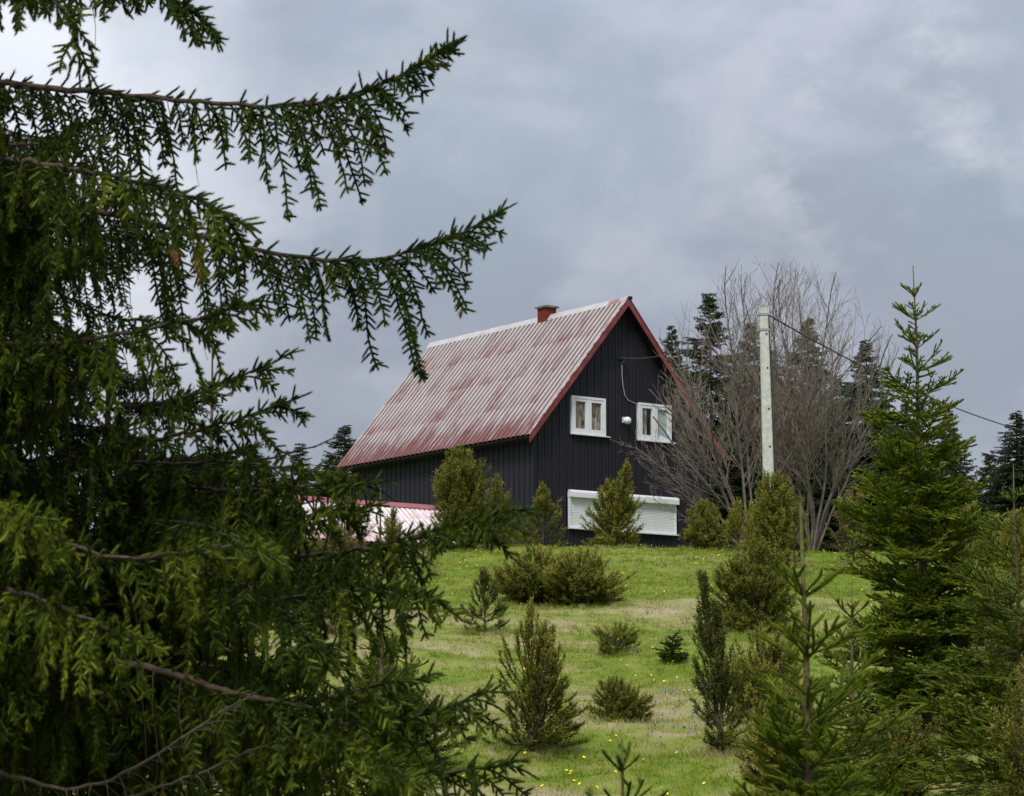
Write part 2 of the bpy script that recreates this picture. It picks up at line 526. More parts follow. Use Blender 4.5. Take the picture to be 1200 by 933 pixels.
# ------------------------------------------------------------------ the ground
xs = np.concatenate([-np.geomspace(1500, 24, 26), np.arange(-22, 22.1, 0.35), np.geomspace(24, 1500, 26)])
ys = np.concatenate([[-40, -20, -8, 0], np.arange(8, 24, 1.0), np.arange(24, 84, 0.33), np.arange(84, 130, 1.5), np.geomspace(132, 3500, 30)])
X, Y = np.meshgrid(xs, ys)
Z = height(X, Y)
nx, ny = len(xs), len(ys)
idx = np.arange(nx * ny).reshape(ny, nx)
q = np.stack([idx[:-1, :-1], idx[:-1, 1:], idx[1:, 1:], idx[1:, :-1]], -1).reshape(-1, 4)
g = MB(); g.add(np.stack([X, Y, Z], -1).reshape(-1, 3), q)
go = g.build('ground', M['ground'], smooth=True)
at_ = go.data.attributes.new('dry', 'FLOAT', 'POINT'); at_.data.foreach_set('value', dryness(X, Y).ravel().astype(np.float32))
go['kind'] = 'structure'

# ------------------------------------------------------------------ the house
HX, HY, HZ = 0.661, 80.977, 8.15
HRZ = R_(90 - 54.159)
W_, L_ = 7.0, 10.5
OS, OF, OB = 0.407, 0.383, 0.40
ZE = 12.024 - HZ                      # eave edge above the house base
SL = math.atan2(4.683, W_ / 2 + OS)   # roof pitch
TAN = math.tan(SL)
house = empty('black_house', (HX, HY, HZ), 'black boarded gable house with faded red ribbed roof at the top of the meadow', 'house', rz=HRZ)


def roof_z(u):
    return ZE + (min(u, W_ - u) + OS) * TAN


WINS = [(1.452, 4.05 + 0.03, 1.341, 1.178), (4.138, 4.05 + 0.03, 1.341, 1.178)]
SHU = (1.36, 1.10, 4.27, 1.17)
openings = [(u, u + w_, z, z + h_) for u, z, w_, h_ in WINS] + [(SHU[0], SHU[0] + SHU[2], SHU[1], SHU[1] + SHU[3])]
# gable boards, each its own piece; every second one stands proud
bw = 0.14
nb = int(round(W_ / bw))


def gable_board(u0, u1, segs_, y0, y1, mat):
    for za, zb0, zb1 in segs_:
        mb = MB()
        V = [(u0, y0, za), (u1, y0, za), (u1, y1, za), (u0, y1, za), (u0, y0, zb0), (u1, y0, zb1), (u1, y1, zb1), (u0, y1, zb0)]
        mb.add(V, [(0, 3, 2, 1), (4, 5, 6, 7), (0, 1, 5, 4), (1, 2, 6, 5), (2, 3, 7, 6), (3, 0, 4, 7)])
        mb.build('wall_board', mat, house)


for side in (0, 1):                     # front gable, rear gable
    for i in range(nb):
        u0, u1 = i * bw + 0.008, (i + 1) * bw - 0.008
        if i == 0: u0 = 0.0
        if i == nb - 1: u1 = W_
        t0, t1 = roof_z(u0) - 0.14, roof_z(u1) - 0.14
        if u0 < W_ / 2 < u1:
            t0 = t1 = min(t0, t1)
        proud = 0.010 if i % 2 else 0.0
        y0 = -0.03 - proud - 0.004 * rng.random()
        segl = [(0.25, t0, t1)]
        if side == 0:
            for (a, b_, za, zb) in openings:
                if u1 > a and u0 < b_:
                    new = []
                    for (s0, s1, s2) in segl:
                        if s0 < za and s1 > zb:
                            new += [(s0, za, za), (zb, s1, s2)]
                        else:
                            new.append((s0, s1, s2))
                    segl = new
            gable_board(u0, u1, segl, y0, 0.0, M['board'])
        elif i % 2 == 0:
            gable_board(u0, u1 + bw if i < nb - 1 else u1, segl, L_, L_ + 0.03, M['board'])
# side wall boards share one mesh each
lb = MB(); lb.box((-0.032, 0.008, 0.25), (0.0, 0.132, ZE + OS * TAN - 0.16)); lbm = lb.mesh('wall_board', M['board'])
lb = MB(); lb.box((-0.046, 0.008, 0.25), (0.0, 0.132, ZE + OS * TAN - 0.16)); lbp = lb.mesh('wall_board', M['board2'])
for i in range(int(L_ / bw)):
    inst('wall_board', lbp if i % 2 else lbm, house, (0, i * bw, 0))
rb = MB(); rb.box((W_, 0.0, 0.25), (W_ + 0.03, L_, ZE + OS * TAN - 0.16)); rb.build('side_cladding', M['board'], house)
# the inner shell so that no light leaks through
sh = MB()
zt = ZE + OS * TAN - 0.2
sh.box((0.02, 0.35, 0.0), (W_ - 0.02, L_ - 0.02, zt), 0)
V = [(0.02, 0.35, zt), (W_ - 0.02, 0.35, zt), (W_ / 2, 0.35, zt + W_ / 2 * TAN - 0.02), (0.02, L_ - .02, zt), (W_ - .02, L_ - .02, zt), (W_ / 2, L_ - .02, zt + W_ / 2 * TAN - 0.02)]
sh.add(V, [(0, 1, 2), (3, 5, 4)]); sh.add(V, [(0, 2, 5, 3), (1, 4, 5, 2)])
sh.build('inner_shell', M['dark_void'], house)
pl = MB(); pl.box((-0.02, -0.02, -1.0), (W_ + 0.02, L_ + 0.02, 0.25)); pl.build('plinth', M['plinth'], house)
cb = MB(); cb.box((-0.062, -0.062, 0.25), (0.02, 0.0, ZE + OS * TAN - 0.17)); cb.build('corner_board', M['board2'], house)

# roof: sheets with five ribs each, laid side by side
slope_len = (W_ / 2 + OS) / math.cos(SL)
Ltot = OF + L_ + OB
npan = 11
pw = Ltot / npan


def rib_sheet(width, nrib, length, thick=0.012, rib=0.045, crest=0.57, lap=False):
    """sheet in local x (along the eave) and y (up the slope), ribs along y"""
    mb = MB()
    p = width / nrib
    prof = []
    for k in range(nrib):
        x = k * p
        prof += [(x, 0.0, 0.0), (x + p * 0.25, 0.0, 0.0), (x + p * 0.33, rib, 1.0), (x + p * (0.33 + crest), rib, 1.0)]
    prof.append((width, 0.0, 0.0))
    n = len(prof)
    V = [(x, 0, z) for x, z, t_ in prof] + [(x, length, z) for x, z, t_ in prof]
    f = [(k, k + 1, n + k + 1, n + k) for k in range(n - 1)]
    tint = [min(prof[k][2], prof[k + 1][2]) if prof[k][2] == prof[k + 1][2] else 0.25 for k in range(n - 1)]
    if lap:
        tint[0] = 0.9; tint[1] = 0.9
    mb.add(V, f, 0, tint)
    V2 = [(x, 0, z - thick) for x, z, t_ in prof] + [(x, length, z - thick) for x, z, t_ in prof]
    mb.add(V2, [(n + k, n + k + 1, k + 1, k) for k in range(n - 1)], 0, tint)
    e = [(x, 0, z) for x, z, t_ in prof] + [(x, 0, z - thick) for x, z, t_ in prof]
    mb.add(e, [(n + k, n + k + 1, k + 1, k) for k in range(n - 1)], 0, 0.5)
    return mb


deck = MB()
th = 0.13
for s in (0, 1):
    ua = -OS + 0.03 if s == 0 else W_ + OS - 0.03
    ue = W_ / 2
    za = ZE - 0.05; ze = ZE + (W_ / 2 + OS) * TAN - 0.05
    V = [(ua, -OF + .03, za), (ue, -OF + .03, ze), (ue, L_ + OB - .03, ze), (ua, L_ + OB - .03, za)]
    V += [(x, y, z - th) for x, y, z in V]
    deck.add(V, [(0, 1, 2, 3), (4, 7, 6, 5), (0, 3, 7, 4), (0, 4, 5, 1), (2, 6, 7, 3)])
roof = deck.build('roof', M['soffit'], house)
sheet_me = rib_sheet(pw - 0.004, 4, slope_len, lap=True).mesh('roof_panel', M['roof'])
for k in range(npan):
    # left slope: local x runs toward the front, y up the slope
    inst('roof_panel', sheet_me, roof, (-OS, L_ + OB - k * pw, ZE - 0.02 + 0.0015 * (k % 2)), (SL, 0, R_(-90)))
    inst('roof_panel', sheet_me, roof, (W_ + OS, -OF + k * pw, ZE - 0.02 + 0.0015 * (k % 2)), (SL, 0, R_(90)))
zr = ZE + (W_ / 2 + OS) * TAN
rc = MB()
n_r = 12
for k in range(n_r):
    y0 = -OF - 0.02 + k * (Ltot + 0.04) / n_r; y1 = y0 + (Ltot + 0.04) / n_r + 0.02
    lift = 0.045 + 0.004 * (k % 2)
    A = [(W_ / 2 - 0.17, zr - 0.17 * TAN + lift), (W_ / 2 - 0.03, zr - 0.03 * TAN + lift + 0.035), (W_ / 2 + 0.03, zr - 0.03 * TAN + lift + 0.035), (W_ / 2 + 0.17, zr - 0.17 * TAN + lift)]
    V = [(x, y0, z) for x, z in A] + [(x, y1, z) for x, z in A] + [(x, y0, z - 0.012) for x, z in A] + [(x, y1, z - 0.012) for x, z in A]
    f = [(j, j + 1, 4 + j + 1, 4 + j) for j in range(3)] + [(8 + j + 1, 8 + j, 12 + j, 12 + j + 1) for j in range(3)] + [(8 + j, 8 + j + 1, j + 1, j) for j in range(3)] + [(0, 4, 12, 8), (3, 11, 15, 7)]
    rc = MB(); rc.add(V, f, 0, 1.0)
    rc.build('ridge_tile', M['ridge'], roof)
# verge boards (red) with a pale flashing on the near slope
for s in (0, 1):
    for yy, nm in ((-OF - 0.022, 'verge_board'), (L_ + OB, 'verge_board')):
        mb = MB()
        ua = -OS - 0.02 if s == 0 else W_ + OS + 0.02
        ue = W_ / 2
        za = ZE - 0.02 - 0.02 * TAN; ze = zr - 0.02
        dz = 0.235
        V = [(ua, yy, za - dz), (ue, yy, ze - dz), (ue, yy, ze), (ua, yy, za)]
        V += [(x, y + 0.022, z) for x, y, z in V]
        f = [(0, 1, 2, 3), (7, 6, 5, 4), (0, 4, 5, 1), (3, 2, 6, 7), (0, 3, 7, 4), (1, 5, 6, 2)]
        mb.add(V, f)
        mb.build(nm, M['trim_red'], roof)
    mb = MB()
    sgn = 1 if s == 0 else -1
    nx_, nz_ = -math.sin(SL) * sgn, math.cos(SL)
    ua = -OS - 0.01 if s == 0 else W_ + OS + 0.01
    ue = W_ / 2 - 0.02 * sgn
    P = []
    for yy in (-OF - 0.034, -OF + 0.13):
        for (uu, zz) in ((ua, ZE - 0.02 - 0.01 * TAN), (ue, zr - 0.02 - 0.02 * TAN)):
            P.append((uu + nx_ * 0.042, yy, zz + nz_ * 0.042)); P.append((uu + nx_ * 0.024, yy, zz + nz_ * 0.024))
    # P order: y0:(a top,a bot,e top,e bot) y1:(...)
    mb.add(P, [(0, 2, 6, 4), (1, 5, 7, 3), (0, 1, 3, 2), (4, 6, 7, 5), (0, 4, 5, 1), (2, 3, 7, 6)], 0, 1.0)
    mb.build('verge_flashing', M['ridge'] if s == 0 else M['trim_red'], roof)
# ridge end plate, dark
mb = MB(); mb.box((W_ / 2 + 0.0, -OF - 0.05, zr - 0.06), (W_ / 2 + 0.13, -OF - 0.036, zr + 0.05)); mb.build('ridge_end', M['soffit'], roof)
# gutter under the left eave
gt = MB()
gy = np.linspace(-OF + 0.02, L_ + OB - 0.02, 12)
kk = np.linspace(math.pi, 2 * math.pi, 7)
V = [(-OS - 0.045 + 0.06 * math.cos(a), y, ZE - 0.075 + 0.06 * math.sin(a)) for y in gy for a in kk]
V2 = [(-OS - 0.045 + 0.054 * math.cos(a), y, ZE - 0.073 + 0.054 * math.sin(a)) for y in gy for a in kk]
f = [(i * 7 + j, i * 7 + j + 1, (i + 1) * 7 + j + 1, (i + 1) * 7 + j) for i in range(11) for j in range(6)]
gt.add(V, f); gt.add(V2, [t_[::-1] for t_ in f]); gt.build('gutter', M['soffit'], roof)
# chimney
ch = MB(); ch.box((W_ / 2 - 0.21, 3.75, zr - 0.7), (W_ / 2 + 0.21, 4.23, zr + 0.28))
cho = ch.build('chimney', M['chimney'], roof)
cc = MB()
V = [(W_ / 2 - .28, 3.68, zr + .28), (W_ / 2 + .28, 3.68, zr + .28), (W_ / 2 + .28, 4.30, zr + .28), (W_ / 2 - .28, 4.30, zr + .28)]
V += [(x, y, z + 0.055) for x, y, z in V] + [(W_ / 2 - .1, 3.88, zr + .40), (W_ / 2 + .1, 3.88, zr + .40), (W_ / 2 + .1, 4.10, zr + .40), (W_ / 2 - .1, 4.10, zr + .40)]
f = [(3, 2, 1, 0)] + [(j, (j + 1) % 4, 4 + (j + 1) % 4, 4 + j) for j in range(4)] + [(4 + j, 4 + (j + 1) % 4, 8 + (j + 1) % 4, 8 + j) for j in range(4)] + [(8, 9, 10, 11)]
cc.add(V, f); cc.build('chimney_cap', M['chimney_cap'], roof)


def frame_ring(mb, u0, u1, z0, z1, wdt, y0, y1):
    mb.box((u0, y0, z0), (u0 + wdt, y1, z1)); mb.box((u1 - wdt, y0, z0), (u1, y1, z1))
    mb.box((u0 + wdt, y0, z0), (u1 - wdt, y1, z0 + wdt)); mb.box((u0 + wdt, y0, z1 - wdt), (u1 - wdt, y1, z1))


for wi, (u, z, w_, h_) in enumerate(WINS):
    mb = MB(); frame_ring(mb, u - 0.01, u + w_ + 0.01, z - 0.01, z + h_ + 0.01, 0.075, -0.085, 0.05)
    mb.box((u + w_ / 2 - 0.028, -0.08, z + 0.065), (u + w_ / 2 + 0.028, 0.045, z + h_ - 0.065))
    fo = mb.build('window', M['white_pvc'], house)
    for k in (0, 1):
        a = u + 0.07 if k == 0 else u + w_ / 2 + 0.03
        b_ = u + w_ / 2 - 0.03 if k == 0 else u + w_ - 0.07
        sb = MB(); frame_ring(sb, a, b_, z + 0.07, z + h_ - 0.07, 0.085, -0.072, 0.02)
        sb.build('sash', M['white_pvc'], fo)
        gb = MB(); gb.box((a + 0.08, -0.036, z + 0.15), (b_ - 0.08, -0.026, z + h_ - 0.15))
        gb.build('pane', M['glass'], fo)
        # curtain behind the pane, hung in folds
        cu = MB()
        uu = np.linspace(a + 0.02, b_ - 0.02, 19)
        if wi == 1 and k == 0:
            uu = np.linspace(a + 0.02, a + 0.30, 12)
        yy = 0.0 + 0.015 * np.sin(np.arange(len(uu)) * 1.6)
        V = [(x, y, z + 0.08) for x, y in zip(uu, yy)] + [(x, y, z + h_ - 0.08) for x, y in zip(uu, yy)]
        n = len(uu)
        cu.add(V, [(j, j + 1, n + j + 1, n + j) for j in range(n - 1)])
        cu.build('curtain', M['curtain'] if not (wi == 1 and k == 1) else M['shutter'], fo, smooth=True)
    sb = MB()
    V = [(u - 0.04, -0.16, z - 0.055), (u + w_ + 0.13, -0.16, z - 0.055), (u + w_ + 0.13, 0.02, z - 0.035), (u - 0.04, 0.02, z - 0.035)]
    V += [(x, y, zz + 0.03) for x, y, zz in V]
    sb.add(V, [(0, 3, 2, 1), (4, 5, 6, 7), (0, 1, 5, 4), (1, 2, 6, 5), (2, 3, 7, 6), (3, 0, 4, 7)])
    sb.build('sill', M['white_pvc'], fo)
# window with its roller shutter down
u, z, w_, h_ = SHU
mb = MB(); frame_ring(mb, u - 0.02, u + w_ + 0.02, z - 0.01, z + h_ - 0.2, 0.045, -0.095, 0.0)
shut = mb.build('roller_shutter', M['white_pvc'], house)
bx = MB()
k = np.linspace(0, math.pi / 2, 6)
prof = [(0.0, z + h_ - 0.22)] + [(-0.20, z + h_ - 0.22)] + [(-0.20 + 0.09 - 0.09 * math.cos(a), z + h_ - 0.09 + 0.10 * math.sin(a)) for a in k] + [(0.0, z + h_ + 0.02)]
n = len(prof)
V = [(u - 0.03, y, zz) for y, zz in prof] + [(u + w_ + 0.06, y, zz) for y, zz in prof]
bx.add(V, [(j, n + j, n + (j + 1) % n, (j + 1) % n) for j in range(n)])
bx.add([V[j] for j in range(n)], [tuple(range(n))]); bx.add([V[n + j] for j in range(n)], [tuple(range(n))[::-1]])
bx.build('shutter_box', M['white_pvc'], shut)
ns = 19
sh_h = (h_ - 0.22 - 0.03) / ns
sl = MB()
prof = [(-0.054, 0.001), (-0.062, 0.006), (-0.065, sh_h * 0.5), (-0.062, sh_h - 0.007), (-0.054, sh_h - 0.001)]
V = [(u + 0.02, y, zz) for y, zz in prof] + [(u + w_ - 0.02, y, zz) for y, zz in prof]
sl.add(V, [(j, 5 + j, 6 + j, j + 1) for j in range(4)] + [(4, 9, 5, 0)])
slm = sl.mesh('slat', M['shutter'])
for i in range(ns):
    inst('slat', slm, shut, (0, 0, z + 0.03 + i * sh_h))
sb = MB(); sb.box((u - 0.05, -0.17, z - 0.05), (u + w_ + 0.12, 0.0, z - 0.012)); sb.build('sill', M['white_pvc'], shut)
bk = MB(); bk.box((u + 0.03, -0.025, z + 0.0), (u + w_ - 0.03, 0.0, z + h_ - 0.1)); bk.build('shutter_back', M['dark_void'], shut)
# round wall lamp


def uvsphere(mb, c, r, nu=14, nv=9, zsc=1.0, mat=0):
    c = np.array(c, float)
    th_ = np.linspace(0, math.pi, nv); ph = np.arange(nu) * 2 * math.pi / nu
    V = np.stack([np.sin(th_)[:, None] * np.cos(ph) * r, np.sin(th_)[:, None] * np.sin(ph) * r, np.cos(th_)[:, None] * np.ones(nu) * r * zsc], -1).reshape(-1, 3) + c
    f = [(i * nu + j, (i + 1) * nu + j, (i + 1) * nu + (j + 1) % nu, i * nu + (j + 1) % nu) for i in range(nv - 1) for j in range(nu)]
    mb.add(V, f, mat)


lm = MB(); lm.box((3.50, -0.10, 4.56), (3.62, -0.03, 4.74)); lmo = lm.build('wall_lamp', M['white_pvc'], house)
gl = MB(); uvsphere(gl, (3.57, -0.20, 4.62), 0.135, zsc=0.9); gl.build('lamp_globe', M['lamp_glass'], lmo, smooth=True)
# service cable: bracket and the cable that hangs down to the right hand window
bkt = MB(); bkt.box((3.36, -0.24, 6.58), (3.50, -0.05, 6.66)); bkt.box((3.40, -0.22, 6.45), (3.46, -0.06, 6.58)); bko = bkt.build('cable_bracket', M['cable_black'], house)
cp = np.array([(3.43, -0.12, 6.46), (3.45, -0.10, 6.1), (3.50, -0.08, 5.75), (3.58, -0.075, 5.45), (3.72, -0.07, 5.30), (4.0, -0.07, 5.22), (4.12, -0.08, 5.18)])
ct = MB(); ct.tube(cp, 0.012, 5); ct.build('wall_cable', M['cable_grey'], house)


def h2w(u, b_, z):
    c, s = math.cos(HRZ), math.sin(HRZ)
    return np.array([HX + u * c - b_ * s, HY + u * s + b_ * c, HZ + z])


# ------------------------------------------------------------------ low shed
sp = at(470, 591.5, 79.8)
SB = float(height(sp[0], 79)) - 0.1
sr = sp[2] - SB                          # ridge above its base
shed = empty('low_shed', (sp[0], sp[1], SB), 'low shed with pink faded ribbed roof beside the left wall of the black house', 'shed', rz=HRZ)
s0, s1 = -4.6, 1.8
run, drop = 1.9, 1.38
sl_len = math.hypot(run, drop); sa = math.atan2(drop, run)
wb = MB(); wb.box((s0 + 0.2, -run + 0.2, -0.6), (s1 - 0.2, run - 0.2, sr - drop + 0.02)); wb.build('shed_wall', M['board'], shed)
for xx in (s0 + 0.2, s1 - 0.23):
    gbm = MB()
    V = [(xx, -run + .2, sr - drop + .02), (xx, run - .2, sr - drop + .02), (xx, 0, sr - 0.1), (xx + .03, -run + .2, sr - drop + .02), (xx + .03, run - .2, sr - drop + .02), (xx + .03, 0, sr - 0.1)]
    gbm.add(V, [(0, 2, 1), (3, 4, 5)]); gbm.add(V, [(0, 1, 4, 3), (1, 2, 5, 4), (2, 0, 3, 5)])
    gbm.build('shed_gable', M['board'], shed)
sp_me = rib_sheet(0.911, 5, sl_len, rib=0.02, crest=0.56).mesh('roof_panel', M['shed_roof'])
sroof = MB()
V = [(s0 + 0.05, -run + 0.05, sr - drop - 0.03), (s1 - 0.05, -run + 0.05, sr - drop - 0.03), (s1 - 0.05, 0, sr - 0.04), (s0 + 0.05, 0, sr - 0.04), (s0 + 0.05, run - 0.05, sr - drop - 0.03), (s1 - 0.05, run - 0.05, sr - drop - 0.03)]
V += [(x, y, z - 0.05) for x, y, z in V]
sroof.add(V, [(0, 1, 2, 3), (3, 2, 5, 4), (6, 9, 8, 7), (9, 10, 11, 8), (0, 6, 7, 1), (4, 5, 11, 10), (0, 3, 9, 6), (3, 4, 10, 9), (1, 7, 8, 2), (2, 8, 11, 5)])
sro = sroof.build('shed_roof', M['soffit'], shed)
for i in range(7):
    inst('roof_panel', sp_me, sro, (s0 + i * 0.9143, -run, sr - drop), (sa, 0, 0))
    inst('roof_panel', sp_me, sro, (s0 + (i + 1) * 0.9143, run, sr - drop), (sa, 0, R_(180)))
fl = MB()
A = [(-0.21, sr - 0.105), (-0.2, sr - 0.085), (0, sr + 0.06), (0.2, sr - 0.085), (0.21, sr - 0.105)]
V = [(s0 - 0.02, y, z) for y, z in A] + [(s1 + 0.02, y, z) for y, z in A] + [(s0 - 0.02, y, z - 0.02) for y, z in A] + [(s1 + 0.02, y, z - 0.02) for y, z in A]
f = [(j, 5 + j, 6 + j, j + 1) for j in range(4)] + [(10 + j + 1, 16 + j, 15 + j, 10 + j) for j in range(4)] + [(0, 10, 15, 5), (4, 9, 19, 14)] + [(j, j + 1, 11 + j, 10 + j) for j in range(4)] + [(5 + j, 15 + j, 16 + j, 6 + j) for j in range(4)]
fl.add(V, f); fl.build('ridge_flashing', M['shed_ridge'], sro)

# ------------------------------------------------------------------ utility pole and cables
pb = foot(901.5, 68.0)
pole = empty('utility_pole', pb, 'pale concrete utility pole standing behind a juniper right of the house', 'utility pole')
ptop = ztop(896, 361, 68) - pb[2]
mb = MB()
zz = np.linspace(-0.6, ptop, 10)
mb_pts = np.stack([np.linspace(0.0, (896 - 901.5) / F_PX * 68, 10), np.zeros(10), zz], 1)
sq = [(-1, -.8), (-.8, -1), (.8, -1), (1, -.8), (1, .8), (.8, 1), (-.8, 1), (-1, .8)]
V = []
for p, t_ in zip(mb_pts, np.linspace(0, 1, 10)):
    hw = 0.155 - 0.045 * t_
    V += [(p[0] + a * hw, p[1] + b_ * hw, p[2]) for a, b_ in sq]
f = [(i * 8 + j, i * 8 + (j + 1) % 8, (i + 1) * 8 + (j + 1) % 8, (i + 1) * 8 + j) for i in range(9) for j in range(8)]
mb.add(V, f); mb.add(V[-8:], [tuple(range(8))])
po = mb.build('shaft', M['concrete'], pole)
ptx = mb_pts[-1, 0]


def pole_x(z):
    return np.interp(z, mb_pts[:, 2], mb_pts[:, 0])


hb = MB(); hb.tube([(0, -0.012, 0), (0, 0.01, 0)], 0.024, 8); hm = hb.mesh('bolt_hole', M['dark_void'])
for py in (432, 480, 524, 392):
    z = ztop(898, py, 68) - pb[2]
    inst('bolt_hole', hm, pole, (pole_x(z) + 0.05, -(0.155 - 0.045 * z / ptop) - 0.002, z))
for py in (369, 387):
    z = ztop(896, py, 68) - pb[2]
    hw = 0.122
    mb = MB(); frame_ring(mb, pole_x(z) - hw, pole_x(z) + hw, z - 0.03, z + 0.03, 0.012, -hw, -hw + 0.012)
    mb.box((pole_x(z) - hw, -hw - 0.004, z - 0.03), (pole_x(z) + hw, -hw + 0.01, z + 0.03)); mb.box((pole_x(z) + hw - 0.01, -hw, z - 0.03), (pole_x(z) + hw + 0.01, hw, z + 0.03))
    mb.box((pole_x(z) - hw - 0.01, -hw, z - 0.03), (pole_x(z) - hw + 0.01, hw, z + 0.03))
    mb.build('clamp', M['steel'], pole)
zt = ztop(896, 369, 68) - pb[2]
mb = MB(); mb.box((ptx - 0.30, -0.05, zt - 0.02), (ptx - 0.13, 0.0, zt + 0.03)); mb.build('bracket', M['steel'], pole)
mb = MB(); mb.tube([(pole_x(z) + 0.172 - 0.045 * z / ptop, 0.0, z) for z in np.linspace(0, zt, 12)], 0.022, 5); mb.build('down_cable', M['cable_black'], pole)
# span to the right, away over the hill


def span(p, q_, sag, n=28):
    t_ = np.linspace(0, 1, n)[:, None]
    c = p + (q_ - p) * t_
    c[:, 2] -= sag * 4 * (t_ * (1 - t_))[:, 0]
    return c


pA = pb + np.array([ptx + 0.16, 0, zt - 0.02])
pB = at(1240, 515, 96)
c = span(pA, pB, 0.42)
mb = MB(); mb.tube(c - pA, 0.021, 5)
tag(mb.build('power_cable', M['cable_black'], loc=pA), 'dark twisted power cable running from the pole top down to the right', 'cable')
mb = MB()
for i in (1, 2, 3, 5, 8, 11):
    d = nrm(c[i + 1] - c[i]); mb.tube([c[i] - pA - d * 0.09, c[i] - pA, c[i] - pA + d * 0.09], [0.015, 0.04, 0.015], 6)
pw_ = bpy.data.objects['power_cable']
mb.build('cable_clip', M['cable_black'], pw_)
pC = h2w(3.43, -0.2, 6.62)
pA2 = pb + np.array([ptx - 0.28, 0, zt])
c = span(pA2, pC, 0.35)
mb = MB(); mb.tube(c - pA2, 0.008, 5)
tag(mb.build('service_drop', M['bare'], loc=pA2), 'thin service cable strung between the pole top and the gable wall', 'cable')

# ------------------------------------------------------------------ plant templates


def shoot_tpl(k, wd=0.14, fwd=0.10, seed=1, tipn=3, core=0.0, cs=4):
    """a needle-covered shoot of unit length: needles round the axis over a closed core of packed needles"""
    r = np.random.default_rng(seed)
    T = []
    if core:
        prof = [(0.0, 0.35), (0.25, 1.0), (0.85, 0.85), (1.04, 0.0)]
        ang = np.arange(cs) * 2 * math.pi / cs
        for (u0, r0), (u1, r1) in zip(prof[:-1], prof[1:]):
            for q_ in range(cs):
                a0, a1 = ang[q_], ang[(q_ + 1) % cs] + (2 * math.pi if q_ == cs - 1 else 0)
                p = [np.array([u0, math.cos(a0) * r0 * core, math.sin(a0) * r0 * core]), np.array([u0, math.cos(a1) * r0 * core, math.sin(a1) * r0 * core]),
                     np.array([u1, math.cos(a1) * r1 * core, math.sin(a1) * r1 * core]), np.array([u1, math.cos(a0) * r1 * core, math.sin(a0) * r1 * core])]
                T.append([p[0], p[1], p[2]])
                if r1 > 0: T.append([p[0], p[2], p[3]])
    for i in range(k):
        u_ = (i + r.random() * 0.8) / k * 0.95
        ph = i * 2.39996 + r.random() * 0.5
        c_, s_ = math.cos(ph), math.sin(ph)
        rr = 0.75 + 0.35 * r.random()
        tan = np.array([0, -s_, c_]) * wd * 0.5
        b_ = np.array([u_, c_ * 0.1, s_ * 0.1])
        tip = np.array([min(u_ + fwd * (0.7 + 0.6 * r.random()), 1.12), c_ * rr, s_ * rr])
        T.append([b_ - tan, b_ + tan, tip])
    for i in range(tipn):
        ph = i * 2.1
        c_, s_ = math.cos(ph), math.sin(ph)
        tan = np.array([0, -s_, c_]) * wd * 0.7
        b_ = np.array([0.93, 0, 0]); T.append([b_ - tan, b_ + tan, np.array([1.12, c_ * 0.4, s_ * 0.4])])
    return np.array(T)


TPL_NEAR = shoot_tpl(25, 0.16, 0.22, 1, 3, 0.40, 3)
TPL_FILL = shoot_tpl(16, 0.20, 0.22, 8, 2, 0.40, 3)
TPL_FG = shoot_tpl(64, 0.15, 0.12, 2, 4, 0.42, 5)
TPL_MID = shoot_tpl(12, 0.36, 0.26, 3, 2, 0.50, 3)
TPL_JUN = shoot_tpl(4, 1.05, 0.34, 5, 0)
TPL_FAR = shoot_tpl(5, 0.8, 0.30, 6, 2)


def expand(T, O, D, L, R, r):
    O = np.asarray(O, np.float32); D = nrm(D).astype(np.float32)
    n = len(O)
    rv = nrm(r.normal(size=(n, 3)))
    U = nrm(np.cross(D, rv)).astype(np.float32); Vv = np.cross(D, U)
    L = np.broadcast_to(np.asarray(L, np.float32), (n,))[:, None, None, None]
    R = np.broadcast_to(np.asarray(R, np.float32), (n,))[:, None, None, None]
    T = T.astype(np.float32)
    return (O[:, None, None] + T[None, ..., 0:1] * L * D[:, None, None] + T[None, ..., 1:2] * R * U[:, None, None] + T[None, ..., 2:3] * R * Vv[:, None, None])


def add_shoots(mb, tpl, O, D, L, R, tint, r, mat=0):
    if not len(O):
        return
    T = expand(tpl, O, D, L, R, r)
    k = len(tpl)
    tt = np.repeat(np.broadcast_to(np.asarray(tint, np.float32), (len(O),)), k) + r.normal(0, 0.05, len(O) * k)
    mb.tris(T.reshape(-1, 3, 3), mat, np.clip(tt, 0, 1))


def resample(pts, n):
    pts = np.asarray(pts, float)
    d = np.concatenate([[0], np.cumsum(np.linalg.norm(np.diff(pts, axis=0), axis=1))])
    # smooth with a Catmull-Rom style interpolation
    t_ = np.linspace(0, d[-1], n)
    lin = np.stack([np.interp(t_, d, pts[:, i]) for i in range(3)], 1)
    for _ in range(2):
        l2 = lin.copy(); l2[1:-1] = 0.25 * lin[:-2] + 0.5 * lin[1:-1] + 0.25 * lin[2:]; lin = l2
    return lin, d[-1]


UP = np.array([0, 0, 1.0])


